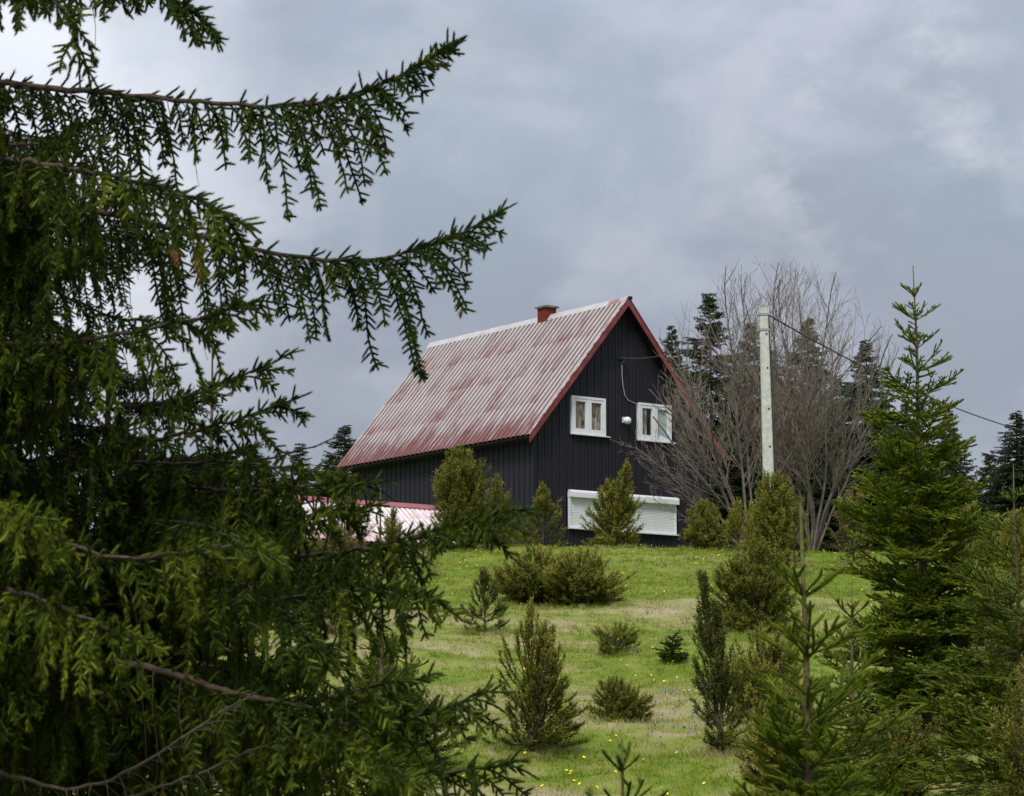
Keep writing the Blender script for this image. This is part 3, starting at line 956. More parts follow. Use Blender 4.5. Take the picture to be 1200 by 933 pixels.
# ------------------------------------------------------------------ the big near spruces: branches with hanging comb-like twigs
def hanging_branch(tree, base, pts, seed, r0=0.016, hang=0.42, step=0.036, tint0=0.3, bare=0.0, dens=1.0, dead=False, cones=(), tpl=None):
    """pts: world points of the limb; base: world origin of the tree"""
    r = np.random.default_rng(seed)
    n0 = max(12, int(np.linalg.norm(np.diff(np.asarray(pts), axis=0), axis=1).sum() / 0.06))
    P, Ltot_ = resample(pts, n0)
    P = P - base
    t_ = np.linspace(0, 1, n0)
    P[1:-1] += r.normal(0, 0.004, (n0 - 2, 3))
    rad = r0 * (1 - t_) ** 0.8 + 0.0028
    wood = MB(); wood.tube(P, rad, 6)
    need = MB()
    sO, sD, sL, sR, sT = [], [], [], [], []
    w0, w1, wr = [], [], []
    tang = nrm(np.gradient(P, axis=0))
    nbr = int(Ltot_ * (1 - bare) / step * dens)
    ph_ = r.uniform(0, 6.28, 3)
    for i in range(nbr):
        f_ = bare + (1 - bare) * (i + r.random()) / nbr
        k = f_ * (n0 - 1); a = int(min(k, n0 - 2)); fr = k - a
        o = P[a] * (1 - fr) + P[a + 1] * fr; tg = nrm(tang[a] * (1 - fr) + tang[a + 1] * fr)
        side = nrm(np.cross(tg, UP)) * (1 if i % 2 else -1)
        rem = (1 - f_) * Ltot_
        ln = min(hang * (0.45 + 0.75 * r.random() ** 1.3), 0.10 + rem * 0.75) * (0.7 if dead else 1)
        ln *= 0.92 + 0.30 * math.sin(f_ * 17 + ph_[0]) + 0.16 * math.sin(f_ * 41 + ph_[1])
        if ln < 0.05 or r.random() < 0.10:
            continue
        near_tip = np.clip(1 - rem / 0.95, 0, 1) ** 0.8
        # start sideways and forward, then fall under its own weight
        d0 = nrm(tg * (0.45 + 0.55 * near_tip) + side * (0.55 + 0.2 * r.random()) + UP * (0.15 - 0.25 * (1 - near_tip)) + r.normal(0, 0.13, 3))
        m = max(3, int(ln / 0.027))
        pts_b = [o]; d = d0
        for j in range(m):
            d = nrm(d + tg * 0.05 + UP * (-0.40 * (1 - 0.70 * near_tip)) * (1.0 if j < m * 0.8 else 0.3) + r.normal(0, 0.07, 3))
            pts_b.append(pts_b[-1] + d * ln / m)
        B = np.array(pts_b)
        w0.append(B[:-1]); w1.append(B[1:]); wr.append(np.linspace(0.0030, 0.0013, m))
        if dead or (f_ < 0.62 and r.random() < 0.13):
            continue
        bd = B[1:] - B[:-1]
        tb = np.clip(tint0 + r.normal(0, 0.12), 0, 1)
        keep = np.ones(m, bool)
        if f_ < 0.6 and m > 4:
            keep[: r.integers(0, 2)] = False              # old needles gone next to the limb
        sO.append(B[:-1][keep]); sD.append(bd[keep]); sL.append(np.full(keep.sum(), ln / m * 1.15)); sR.append(np.full(keep.sum(), 0.0152)); sT.append(np.linspace(tb - 0.12, tb + 0.22, m)[keep])  # brighter outward: new growth, plus light painted onto the tips
        # side shoots, alternating
        bn = nrm(np.cross(nrm(bd), side + r.normal(0, 0.4, 3)))
        ns_ = m if near_tip < 0.9 else max(1, m // 2)
        for j in range(1, ns_ + 1):
            jj = min(j, m - 1)
            for sg in (1, -1):
                if r.random() < 0.13:
                    continue
                ls = (0.030 + 0.056 * r.random() ** 1.4) * (1 - 0.35 * j / (m + 1))
                d2 = nrm(nrm(bd[jj]) * 0.72 + bn[jj] * sg * (0.85) + r.normal(0, 0.24, 3) - UP * 0.05)
                sO.append(B[jj:jj + 1]); sD.append(d2[None]); sL.append(np.array([ls])); sR.append(np.array([0.0152])); sT.append(np.array([tb + 0.10 + 0.22 * r.random() + 0.15 * (j / m)]))
    # short erect shoots along the top and a needle sleeve toward the tip
    for i in range(int(Ltot_ / 0.05)):
        f_ = 0.15 + 0.85 * r.random()
        if dead: break
        a = int(f_ * (n0 - 2))
        sO.append(P[a:a + 1]); sD.append((tang[a] * 0.8 + UP * (0.5 + 0.3 * r.random()) + r.normal(0, 0.3, 3))[None]); sL.append(np.array([0.035 + 0.05 * r.random()])); sR.append(np.array([0.016])); sT.append(np.array([tint0 + 0.2]))
    if not dead:
        a = int(n0 * 0.72)
        sO.append(P[a:-1]); sD.append(P[a + 1:] - P[a:-1]); sL.append(np.linalg.norm(P[a + 1:] - P[a:-1], axis=1) * 1.2); sR.append(np.full(n0 - 1 - a, 0.017)); sT.append(np.full(n0 - 1 - a, tint0 + 0.1))
        sO.append(P[-1:]); sD.append(tang[-1:]); sL.append(np.array([0.075])); sR.append(np.array([0.013])); sT.append(np.array([tint0 + 0.25]))  # end shoot brightest: fresh growth with a lit tip painted in
    if w0:
        wood.segs(np.concatenate(w0), np.concatenate(w1), np.concatenate(wr), np.concatenate(wr) * 0.8, 3, 1)
    bo = wood.build('branch', [M['deadwood'] if dead else M['bark'], M['deadwood'] if dead else M['twig']], tree, smooth=True)
    if sO:
        add_shoots(need, TPL_NEAR if tpl is None else tpl, np.concatenate(sO), np.concatenate(sD), np.concatenate(sL), np.concatenate(sR), np.concatenate(sT), r)
        need.build('needles', M['spruce'], bo)
    for cpt in cones:
        cpt = np.asarray(cpt) - base
        cm = MB()
        zz_ = np.linspace(0, 1, 9)
        cm.tube(np.stack([cpt[0] + 0.02 * zz_ ** 2, np.full(9, cpt[1]), cpt[2] - 0.095 * zz_], 1), 0.014 * np.sin(np.clip(zz_ * 0.93 + 0.07, 0, 1) * math.pi) ** 0.55 + 0.002, 9)
        # overlapping scales
        for i in range(60):
            zf = (i + 0.5) / 60; ph = i * 2.39996
            rr = 0.014 * math.sin(min(zf * 0.93 + 0.07, 1) * math.pi) ** 0.55 + 0.001
            c0 = np.array([cpt[0] + 0.02 * zf ** 2 + math.cos(ph) * rr, cpt[1] + math.sin(ph) * rr, cpt[2] - 0.095 * zf])
            tn = np.array([-math.sin(ph), math.cos(ph), 0]) * 0.006
            cm.tris([[c0 + tn + [0, 0, .008], c0 - tn + [0, 0, .008], c0 + np.array([math.cos(ph) * .006, math.sin(ph) * .006, -0.010])]])
        cm.tube([cpt + [0, 0, 0.03], cpt], 0.003, 4)
        cm.build('cone', M['cone'], bo)
    return bo


def PX(lst):
    return np.array([at(a, b_, d) for a, b_, d in lst])


def near_tree(name, base, top, label, r0, cat='spruce tree'):
    e = empty(name, base, label, cat)
    mb = MB()
    n = 30
    t_ = np.linspace(0, 1, n)
    pts = np.stack([0.02 * np.sin(t_ * 5), 0.02 * np.cos(t_ * 4), -0.2 + t_ * (top - base[2] + 0.2)], 1)
    mb.tube(pts, r0 * (1 - t_) ** 0.9 + 0.006, 12)
    mb.build('trunk', M['bark'], e, smooth=True)
    return e


tb1 = foot(-55, 11.6)
T1 = near_tree('tall_spruce', tb1, 6.6, 'tall near spruce filling the left side, long drooping branches reaching right', 0.13)


def tpos(tree_base, z):
    return np.array([tree_base[0], tree_base[1], z])


seed = 100


def limb(tree, base, px, z0=None, **kw):
    global seed
    seed += 1
    P = PX(px)
    if z0 is not None:
        P = np.concatenate([[tpos(base, z0)], P])
    return hanging_branch(tree, base, P, seed, **kw)


# named limbs (their lines read off the photograph, at the tree's own distance)
limb(T1, tb1, [(-52, 92, 11.5), (0, 97, 11.3), (60, 104, 11.2), (165, 113, 11.1), (250, 121, 11.0), (330, 125, 10.9), (400, 117, 10.85), (460, 95, 10.8), (503, 71, 10.8), (530, 52, 10.8)], r0=0.014, hang=0.46, step=0.022, tint0=0.26)  # low tint0 paints in the dark look of a backlit limb
limb(T1, tb1, [(-52, 220, 11.5), (0, 227, 11.4), (80, 240, 11.3), (200, 266, 11.2), (270, 286, 11.1), (340, 302, 11.05), (430, 307, 11.0), (500, 291, 11.0), (550, 267, 11.0), (588, 248, 11.0)], r0=0.016, hang=0.45, step=0.022, tint0=0.26, cones=[at(232, 303, 11.0), at(203, 287, 10.95)])  # tint0 low here too: backlit shade put into the needle colour
limb(T1, tb1, [(-52, -62, 11.4), (20, -45, 11.0), (100, -25, 10.7), (170, -15, 10.5), (215, 2, 10.4), (250, 38, 10.4)], r0=0.012, hang=0.26, step=0.028, tint0=0.3)
limb(T1, tb1, [(-52, -40, 11.3), (0, -20, 10.6), (50, -6, 10.2), (88, 20, 10.0), (93, 84, 10.0)], r0=0.010, hang=0.2, step=0.034, tint0=0.4)
limb(T1, tb1, [(-52, 180, 11.3), (40, 190, 10.5), (120, 205, 10.1), (190, 218, 9.9), (245, 240, 9.75), (285, 262, 9.7)], r0=0.014, hang=0.42, step=0.032, tint0=0.42)
limb(T1, tb1, [(-52, 790, 11.4), (0, 796, 11.0), (60, 785, 10.8), (121, 777, 10.6), (155, 778, 10.5), (200, 789, 10.4), (243, 805, 10.3), (321, 822, 10.2), (380, 832, 10.1), (440, 822, 10.0), (470, 806, 10.0)], r0=0.024, hang=0.40, step=0.05, tint0=0.45, bare=0.45)
limb(T1, tb1, [(-52, 880, 11.2), (0, 905, 10.7), (80, 928, 10.5), (130, 915, 10.4), (200, 875, 10.2), (255, 836, 10.1), (300, 812, 10.1)], r0=0.008, hang=0.24, step=0.035, tint0=0.4, bare=0.2, dead=True)
limb(T1, tb1, [(-52, 940, 11.2), (80, 945, 10.8), (160, 932, 10.6), (230, 910, 10.4), (305, 874, 10.3), (350, 858, 10.2)], r0=0.007, hang=0.24, step=0.035, bare=0.2, dead=True)
limb(T1, tb1, [(-52, 640, 11.2), (20, 610, 10.8), (60, 632, 10.5), (130, 655, 10.3), (200, 650, 10.2), (260, 640, 10.0), (300, 640, 9.9)], r0=0.012, hang=0.34, step=0.036, tint0=0.55, bare=0.2)  # raised tint0 paints highlights on the spray tips
limb(T1, tb1, [(-52, 560, 11.2), (-10, 585, 10.4), (20, 600, 9.9), (40, 606, 9.7), (58, 608, 9.6)], r0=0.012, hang=0.30, step=0.032, tint0=0.6)  # highlight put into the needle colour by the high tint0
limb(T1, tb1, [(-52, 670, 11.2), (10, 690, 10.4), (60, 705, 10.0), (120, 735, 9.7), (178, 755, 9.5)], r0=0.014, hang=0.40, step=0.032, tint0=0.55)  # bright spray, its light painted in through tint0
limb(T1, tb1, [(-52, 400, 11.2), (40, 405, 10.7), (120, 395, 10.4), (200, 380, 10.2), (265, 365, 10.1), (300, 352, 10.0)], r0=0.013, hang=0.40, step=0.032, tint0=0.4)
# the rest of the crown, whorl after whorl, spreading toward the camera and away from it
def filler_set(n, ln, sd, **kw):
    """branches built once along +x from the origin; copies of them share their meshes"""
    out = []
    r = np.random.default_rng(sd)
    for k in range(n):
        s_ = np.linspace(0, 1, 7)
        dr = r.uniform(0.10, 0.22)
        P = np.stack([s_ * ln, 0.05 * ln * np.sin(s_ * 3 + k), -dr * ln * (s_ * 1.5 - s_ ** 3 * 1.1)], 1)
        b = hanging_branch(None, np.zeros(3), P, sd + k, **kw)
        out.append((b, b.children[0]))
    return out


fill_used = {}


def place_filler(lib, k, tree, base, z, az, sc_, tilt):
    b, nd_ = lib[k % len(lib)]
    if b.name not in fill_used:
        fill_used[b.name] = 1
        c = b
    else:
        c = b.copy(); col.objects.link(c)
        d = nd_.copy(); col.objects.link(d); d.parent = c
    c.parent = tree
    c.location = (0, 0, z - base[2]); c.rotation_euler = (0, tilt, az); c.scale = (sc_, sc_, sc_)


rr = np.random.default_rng(5)
libA = filler_set(6, 1.7, 900, r0=0.013, hang=0.44, step=0.034, tint0=0.32, bare=0.12, tpl=TPL_FILL)
k_ = 0
for z in np.arange(2.0, 4.75, 0.26):
    for sgn in (1, -1):
        for q_ in range(7 if sgn > 0 else 5):
            az = -sgn * R_(rr.uniform(46, 104))
            frac = np.clip((6.6 - z) / 6.0, 0.2, 1)
            sc_ = (1.05 + 0.75 * frac) * rr.uniform(0.78, 1.0) / 1.7 * (0.62 if z > 4.35 else 1)
            place_filler(libA, k_, T1, tb1, z + rr.uniform(-.1, .1), az, sc_, R_(rr.uniform(-6, 8))); k_ += 1
    place_filler(libA, k_, T1, tb1, z, R_(180 + rr.uniform(-40, 40)), 0.8, R_(4)); k_ += 1

# second near spruce, just behind the first
tb2 = foot(132, 13.0)
T2 = near_tree('dense_spruce', tb2, ztop(132, 398, 13.0), 'dense dark spruce behind the hanging branches of the tall spruce at left', 0.075)
limb(T2, tb2, [(200, 470, 12.6), (250, 452, 12.4), (281, 441, 12.3), (310, 430, 12.2), (334, 417, 12.2)], z0=ztop(132, 480, 13) , r0=0.010, hang=0.20, step=0.034, tint0=0.36)
limb(T2, tb2, [(200, 512, 12.4), (274, 494, 12.0), (319, 478, 11.9), (352, 465, 11.8)], z0=ztop(132, 530, 13), r0=0.011, hang=0.24, step=0.033, tint0=0.42)
limb(T2, tb2, [(230, 545, 12.4), (300, 540, 12.0), (343, 531, 11.8), (364, 525, 11.8), (399, 510, 11.8)], z0=ztop(132, 560, 13), r0=0.008, hang=0.10, step=0.06, tint0=0.3, bare=0.3, dead=True)
limb(T2, tb2, [(210, 570, 12.2), (280, 575, 11.6), (340, 572, 11.2), (395, 566, 11.0), (428, 566, 10.9)], z0=ztop(132, 570, 13), r0=0.013, hang=0.34, step=0.033, tint0=0.36)
limb(T2, tb2, [(200, 545, 12.0), (270, 540, 11.6), (330, 548, 11.3), (372, 552, 11.2), (404, 560, 11.1)], z0=ztop(132, 540, 13), r0=0.012, hang=0.26, step=0.033, tint0=0.42)
limb(T2, tb2, [(220, 650, 12.2), (300, 655, 11.4), (400, 648, 10.9), (470, 633, 10.6), (540, 614, 10.4), (610, 598, 10.3)], z0=ztop(132, 625, 13), r0=0.013, hang=0.46, step=0.022, tint0=0.36, bare=0.1)
limb(T2, tb2, [(210, 690, 12.0), (280, 705, 11.2), (350, 700, 10.8), (420, 690, 10.5), (470, 690, 10.4), (505, 700, 10.4)], z0=ztop(132, 680, 13), r0=0.013, hang=0.40, step=0.033, tint0=0.36, bare=0.1)
limb(T2, tb2, [(200, 790, 12.0), (300, 832, 11.0), (395, 850, 10.4), (467, 846, 10.1), (510, 834, 10.0), (560, 812, 9.9)], z0=ztop(132, 760, 13), r0=0.016, hang=0.34, step=0.033, tint0=0.36, bare=0.15)
limb(T2, tb2, [(220, 860, 11.8), (330, 905, 10.6), (420, 912, 10.2), (490, 908, 9.9), (540, 903, 9.8), (600, 894, 9.7)], z0=ztop(132, 830, 13), r0=0.015, hang=0.32, step=0.033, tint0=0.36, bare=0.15)
limb(T2, tb2, [(240, 840, 11.4), (330, 850, 10.4), (400, 868, 9.9), (450, 890, 9.7), (480, 915, 9.6)], z0=ztop(132, 800, 13), r0=0.014, hang=0.34, step=0.033, tint0=0.48)  # tint0 above the neighbouring limbs: a painted highlight on this spray
limb(T2, tb2, [(220, 800, 11.6), (290, 815, 10.6), (350, 825, 10.2), (400, 815, 10.0), (450, 800, 9.9), (500, 795, 9.9)], z0=ztop(132, 770, 13), r0=0.013, hang=0.34, step=0.033, tint0=0.36)
limb(T2, tb2, [(180, 612, 12.0), (220, 612, 11.0), (260, 622, 10.4), (300, 640, 10.1), (322, 655, 10.0)], z0=ztop(132, 600, 13), r0=0.012, hang=0.34, step=0.033, tint0=0.48)  # lit spray painted by a brighter tint0
limb(T2, tb2, [(180, 665, 12.0), (230, 668, 11.0), (280, 682, 10.4), (340, 720, 10.1), (372, 760, 10.0)], z0=ztop(132, 650, 13), r0=0.012, hang=0.38, step=0.033, tint0=0.36)
ztp = ztop(132, 398, 13.0)
limb(T2, tb2, [(230, 612, 12.2), (300, 612, 11.6), (350, 606, 11.2), (400, 598, 11.0), (438, 592, 10.9)], z0=ztop(132, 600, 13), r0=0.012, hang=0.36, step=0.030, tint0=0.42)
limb(T2, tb2, [(230, 585, 12.4), (290, 590, 11.9), (335, 596, 11.6), (372, 610, 11.5)], z0=ztop(132, 575, 13), r0=0.011, hang=0.30, step=0.030, tint0=0.36)
libB = filler_set(5, 1.0, 950, r0=0.010, hang=0.24, step=0.028, tint0=0.30, bare=0.08, tpl=TPL_FILL)
for z in np.arange(tb2[2] + 1.62, ztp - 0.1, 0.13):
    for q_ in range(6):
        ln = min(0.26 + 0.85 * (ztp - z), 1.4) * rr.uniform(0.75, 1.0)
        place_filler(libB, k_, T2, tb2, z, R_(rr.uniform(0, 360)), ln, R_(rr.uniform(-14, 4))); k_ += 1

# ------------------------------------------------------------------ young spruces: whorled, ascending branches


def young_spruce(name, label, base, top, radius, seed, tpl=None, needle=0.018, shoot=0.10, parts=True, mat='spruce', group=None, cat='spruce tree', whorl=0.34, sparse_top=0.35, lowest=0.06, tint=0.4, lat=0.095, leader=0.5, lean=(0, 0), rise=(0.95, 0.10), per=5, prof=0.8, cut=None, inter=5, wood='twig'):
    r = np.random.default_rng(seed)
    tpl = TPL_MID if tpl is None else tpl
    H = top - base[2]
    e = empty(name, base, label, cat, group)
    lean = np.array([lean[0], lean[1], 0.0])

    def axis(z):
        z = np.asarray(z, float)
        wob = 0.012 * np.sin(z * 2.1 + seed)
        return np.stack([lean[0] * z / H + wob, lean[1] * z / H + wob * 0.6, z], -1)
    zz_ = np.linspace(-0.15, H, 24)
    mb = MB(); mb.tube(axis(zz_), (0.006 + 0.0115 * (H - zz_)), 8)
    mb.build('trunk', M['young_bark'], e, smooth=True)
    crown = MB(); cw0, cw1, cwr = [], [], []

    lib = {}
    classes = np.array([0.10, 0.2, 0.35, 0.55, 0.8, 1.05]) * radius

    def branch(z, ln, el, az, dense):
        if not parts:
            return make_branch(z, ln, el, az, dense)
        ci = int(np.argmin(np.abs(classes - ln)))
        vi = int(r.integers(0, 4))
        if (ci, vi) not in lib:
            relc = 0.8 * (classes[ci] / radius) ** (1 / prof)
            elc = rise[0] + (rise[1] - rise[0]) * np.clip(relc / 0.6, 0, 1) ** 0.7
            lib[(ci, vi)] = (make_branch(None, max(classes[ci], 0.08), elc, 0.0, min(relc, 1)), elc)
        me, elc = lib[(ci, vi)]
        k = ln / max(classes[ci], 0.08)
        o = inst('branch', me, e, tuple(axis(z)), (0, elc - el, az))
        o.scale = (k, k, k)

    def make_branch(z, ln, el, az, dense):
        O, D, L, T_ = [], [], [], []
        n = max(4, int(ln / 0.08))
        d = np.array([math.cos(az) * math.cos(el), math.sin(az) * math.cos(el), math.sin(el)])
        o = np.zeros(3) if z is None else axis(z)
        pts_ = [o]
        sagf = -0.5 * (el < 0.35) - 0.15
        for j in range(n):
            t_ = (j + 1) / n
            curve = sagf * (1 - t_) + 0.75 * t_
            d = nrm(d + UP * curve * 0.9 / n + r.normal(0, 0.035, 3))
            pts_.append(pts_[-1] + d * ln / n)
        B = np.array(pts_); bd = np.diff(B, axis=0)
        w0_ = [B[:-1]]; w1_ = [B[1:]]; rw = [np.linspace(0.004 + ln * 0.007, 0.003, n)]
        st = 0 if dense < 0.6 else max(0, int(n * 0.12))
        O.append(B[st:-1]); D.append(bd[st:]); L.append(np.full(n - st, ln / n * 1.15)); T_.append(np.full(n - st, tint + r.normal(0, 0.08)))
        nl = int(ln / lat)
        for j in range(nl):
            t_ = 0.16 + 0.84 * (j + r.random()) / max(nl, 1)
            if t_ > 0.98: continue
            k = t_ * n; a = min(int(k), n - 1)
            p = B[a] + bd[a] * (k - a); tg = nrm(bd[a])
            side = nrm(np.cross(tg, UP))
            for sg in (1, -1):
                if r.random() < (0.12 if dense > 0.3 else 0.5): continue
                l2 = min((1 - t_) * ln * 0.62 + 0.05, 0.62 * ln) * r.uniform(0.65, 1.1)
                l2 = max(l2, 0.05)
                m = max(1, int(l2 / shoot))
                dd = nrm(tg * 0.72 + side * sg * 0.72 + UP * r.uniform(-0.15, 0.28))
                q0 = p
                lt = tint + r.normal(0, 0.1)
                for jj in range(m):
                    dd = nrm(dd + UP * 0.06 + r.normal(0, 0.06, 3))
                    seg = dd * l2 / m
                    O.append(q0[None]); D.append(seg[None]); L.append(np.array([l2 / m * 1.15])); T_.append(np.array([lt + 0.22 * (jj + 1) / m]))
                    w0_.append(q0[None]); w1_.append((q0 + seg)[None]); rw.append(np.array([0.0035]))
                    if m > 1 and jj < m:
                        s2 = nrm(np.cross(dd, UP))
                        for sg2 in (1, -1):
                            if r.random() < 0.25: continue
                            d3 = nrm(dd * 0.75 + s2 * sg2 * 0.65 + UP * r.uniform(-0.2, 0.25))
                            l3 = shoot * r.uniform(0.6, 1.1) * (1 if m < 4 else 1.2)
                            O.append((q0 + seg * 0.4)[None]); D.append(d3[None]); L.append(np.array([l3])); T_.append(np.array([lt + 0.2 + 0.1 * r.random()]))
                    q0 = q0 + seg
        O = np.concatenate(O); D = np.concatenate(D); L = np.concatenate(L); T_ = np.concatenate(T_)
        w0_ = np.concatenate(w0_); w1_ = np.concatenate(w1_); rw = np.concatenate(rw)
        if parts:
            mb = MB()
            mb.segs(w0_, w1_, rw, rw * 0.75, 3, 1)
            add_shoots(mb, tpl, O, D, L, needle * r.uniform(0.9, 1.1), T_, r, 0)
            return mb.mesh('branch', [M[mat], M[wood]])
        else:
            crown.segs(w0_[:n], w1_[:n], rw[:n], rw[:n] * 0.75, 3, 1)
            add_shoots(crown, tpl, O, D, L, needle, T_, r, 0)

    # leader
    zl = H - leader * whorl * 1.3
    nl = 6
    zz2 = np.linspace(zl, H, nl + 1)
    ax = axis(zz2)
    ld = MB()
    ld.segs(ax[:-1], ax[1:], np.linspace(0.012, 0.008, nl), np.linspace(0.011, 0.006, nl), 6, 1)
    add_shoots(ld, tpl, ax[:-1], np.diff(ax, axis=0), np.linalg.norm(np.diff(ax, axis=0), axis=1) * 1.1, needle * 0.55, np.full(nl, tint + 0.25), r, 0)
    ld.build('leader', [M[mat], M['shoot_wood']], e)
    z = zl
    gap = whorl
    lvl = 0
    while z > lowest * H:
        rel = (H - z) / H
        if cut is not None and base[2] + z < cut: break
        ln0 = radius * np.clip(rel / 0.8, 0, 1) ** prof
        n_b = per + (lvl % 2)
        a0 = r.uniform(0, 6.28)
        el0 = rise[0] + (rise[1] - rise[0]) * np.clip(rel / 0.6, 0, 1) ** 0.7
        for k in range(n_b):
            ln = max(ln0 * r.uniform(0.52, 1.28), 0.10)
            branch(z + r.uniform(-.02, .02), ln, el0 + r.normal(0, 0.22), a0 + k * 6.283 / n_b + r.normal(0, 0.2), rel)
        # small branches between whorls
        ni = int(inter * (0.5 if rel < sparse_top else 2))
        for k in range(ni):
            ln = max(ln0 * r.uniform(0.3, 0.9 if rel > sparse_top else 0.6), 0.07)
            branch(z - gap * r.uniform(0.15, 0.9), ln, el0 * 0.75 + r.normal(0, 0.15), r.uniform(0, 6.28), rel)
        z -= gap * r.uniform(0.85, 1.1)
        gap = whorl * (1.0 - 0.25 * rel)
        lvl += 1
    if not parts:
        crown.build('crown', [M[mat], M[wood]], e)
    return e


def by_px(px, base_py, top_py, d=None, top_px=None):
    b_ = hit(px, base_py) if d is None else foot(px, d)
    return b_, ztop(px if top_px is None else top_px, top_py, b_[1])


b_, t_ = by_px(1078, 862, 312, 39.5)
young_spruce('tall_young_spruce', 'tall young spruce with bare spire top at right of the pole', b_, t_, 1.58, 21, mat='spruce_mid', whorl=0.40, shoot=0.10, needle=0.026, lat=0.085, leader=0.9, lean=(-0.05, 0), rise=(0.75, 0.24), prof=0.76, tint=0.52, inter=8, lowest=0.03, per=5)
b_, t_ = by_px(1186, 0, 545, 33)
young_spruce('edge_spruce', 'yellowish green young spruce at the right picture edge beside the tall spruce', b_, t_, 1.55, 22, whorl=0.40, shoot=0.11, needle=0.020, leader=0.9, mat='spruce_yellow', rise=(0.9, 0.15), tint=0.45, lowest=0.05)
b_, t_ = by_px(938, 0, 588, 12.5)
young_spruce('foreground_spruce', 'nearest young spruce at the bottom right with a long bare leader', b_, t_, 0.78, 23, mat='spruce_mid', tpl=TPL_FG, whorl=0.27, shoot=0.075, needle=0.0175, lat=0.07, leader=1.3, rise=(0.92, 0.30), prof=0.88, tint=0.46, cut=0.7, inter=9, wood='shoot_wood')
b_, t_ = by_px(725, 0, 868, 15.0)
young_spruce('sapling_spruce', 'small spruce sapling top at the bottom edge centre', b_, t_, 0.42, 24, mat='spruce_mid', tpl=TPL_FG, whorl=0.22, shoot=0.085, needle=0.019, lat=0.09, leader=0.55, rise=(0.72, 0.25), prof=0.45, tint=0.32, cut=1.0, inter=1, per=4, wood='shoot_wood')
b_, t_ = by_px(994, 0, 682, 26.5)
young_spruce('slender_spruce', 'slender young spruce between the foreground spruce and the tall young spruce', b_, t_, 1.0, 25, whorl=0.28, shoot=0.09, needle=0.018, leader=1.0, tint=0.45, mat='spruce_yellow', rise=(0.95, 0.2), lowest=0.05)
b_, t_ = by_px(1104, 912, 828)
young_spruce('little_spruce', 'little bright spruce in the grass below the tall young spruce', b_, t_, 0.52, 26, whorl=0.15, shoot=0.075, needle=0.016, lat=0.07, leader=0.9, tint=0.55, mat='spruce_yellow', prof=0.6, inter=4)
b_, t_ = by_px(788, 777, 746)
young_spruce('dwarf_spruce', 'dwarf dark green spruce low in the middle of the meadow', b_, t_, 0.36, 27, whorl=0.10, shoot=0.06, needle=0.016, lat=0.05, leader=0.5, tint=0.35, prof=0.35, inter=6, parts=False)
b_, t_ = by_px(448, 0, 570, 29)
young_spruce('thin_topped_spruce', 'young spruce with a thin green leader in front of the pink shed roof', b_, t_, 0.85, 28, whorl=0.42, shoot=0.09, needle=0.018, leader=0.95, tint=0.42, mat='spruce_yellow', prof=1.25, rise=(0.75, 0.05), lowest=0.03)
b_, t_ = by_px(247, 0, 392, 24)
young_spruce('pale_spruce', 'pale thin topped spruce seen through the hanging branches at left', b_, t_, 1.2, 29, whorl=0.45, shoot=0.11, needle=0.020, leader=1.0, mat='spruce_yellow', tint=0.45, lowest=0.2)
for i, (px, py, d, rad, lab) in enumerate([
        (60, 770, 20, 0.9, 'bushy young spruce behind the lowest left branches at the picture edge'),
        (190, 800, 22, 0.95, 'second bushy young spruce from the left edge under the big branches'),
        (330, 770, 24, 0.8, 'young spruce behind the lower branches next to the meadow')]):
    b_, t_ = by_px(px, 0, py, d)
    young_spruce('bushy_spruce', lab, b_, t_, rad, 30 + i, whorl=0.26, shoot=0.10, needle=0.019, tint=0.55, mat='spruce_yellow', group='young spruces under the near branches', lowest=0.1, prof=0.6)
b_, t_ = by_px(1150, 0, 600, 46)
young_spruce('spreading_spruce', 'olive green spruce behind the tall young spruce on its right', b_, t_, 1.0, 35, whorl=0.3, shoot=0.11, needle=0.022, mat='spruce_yellow', tint=0.5)

# ------------------------------------------------------------------ junipers


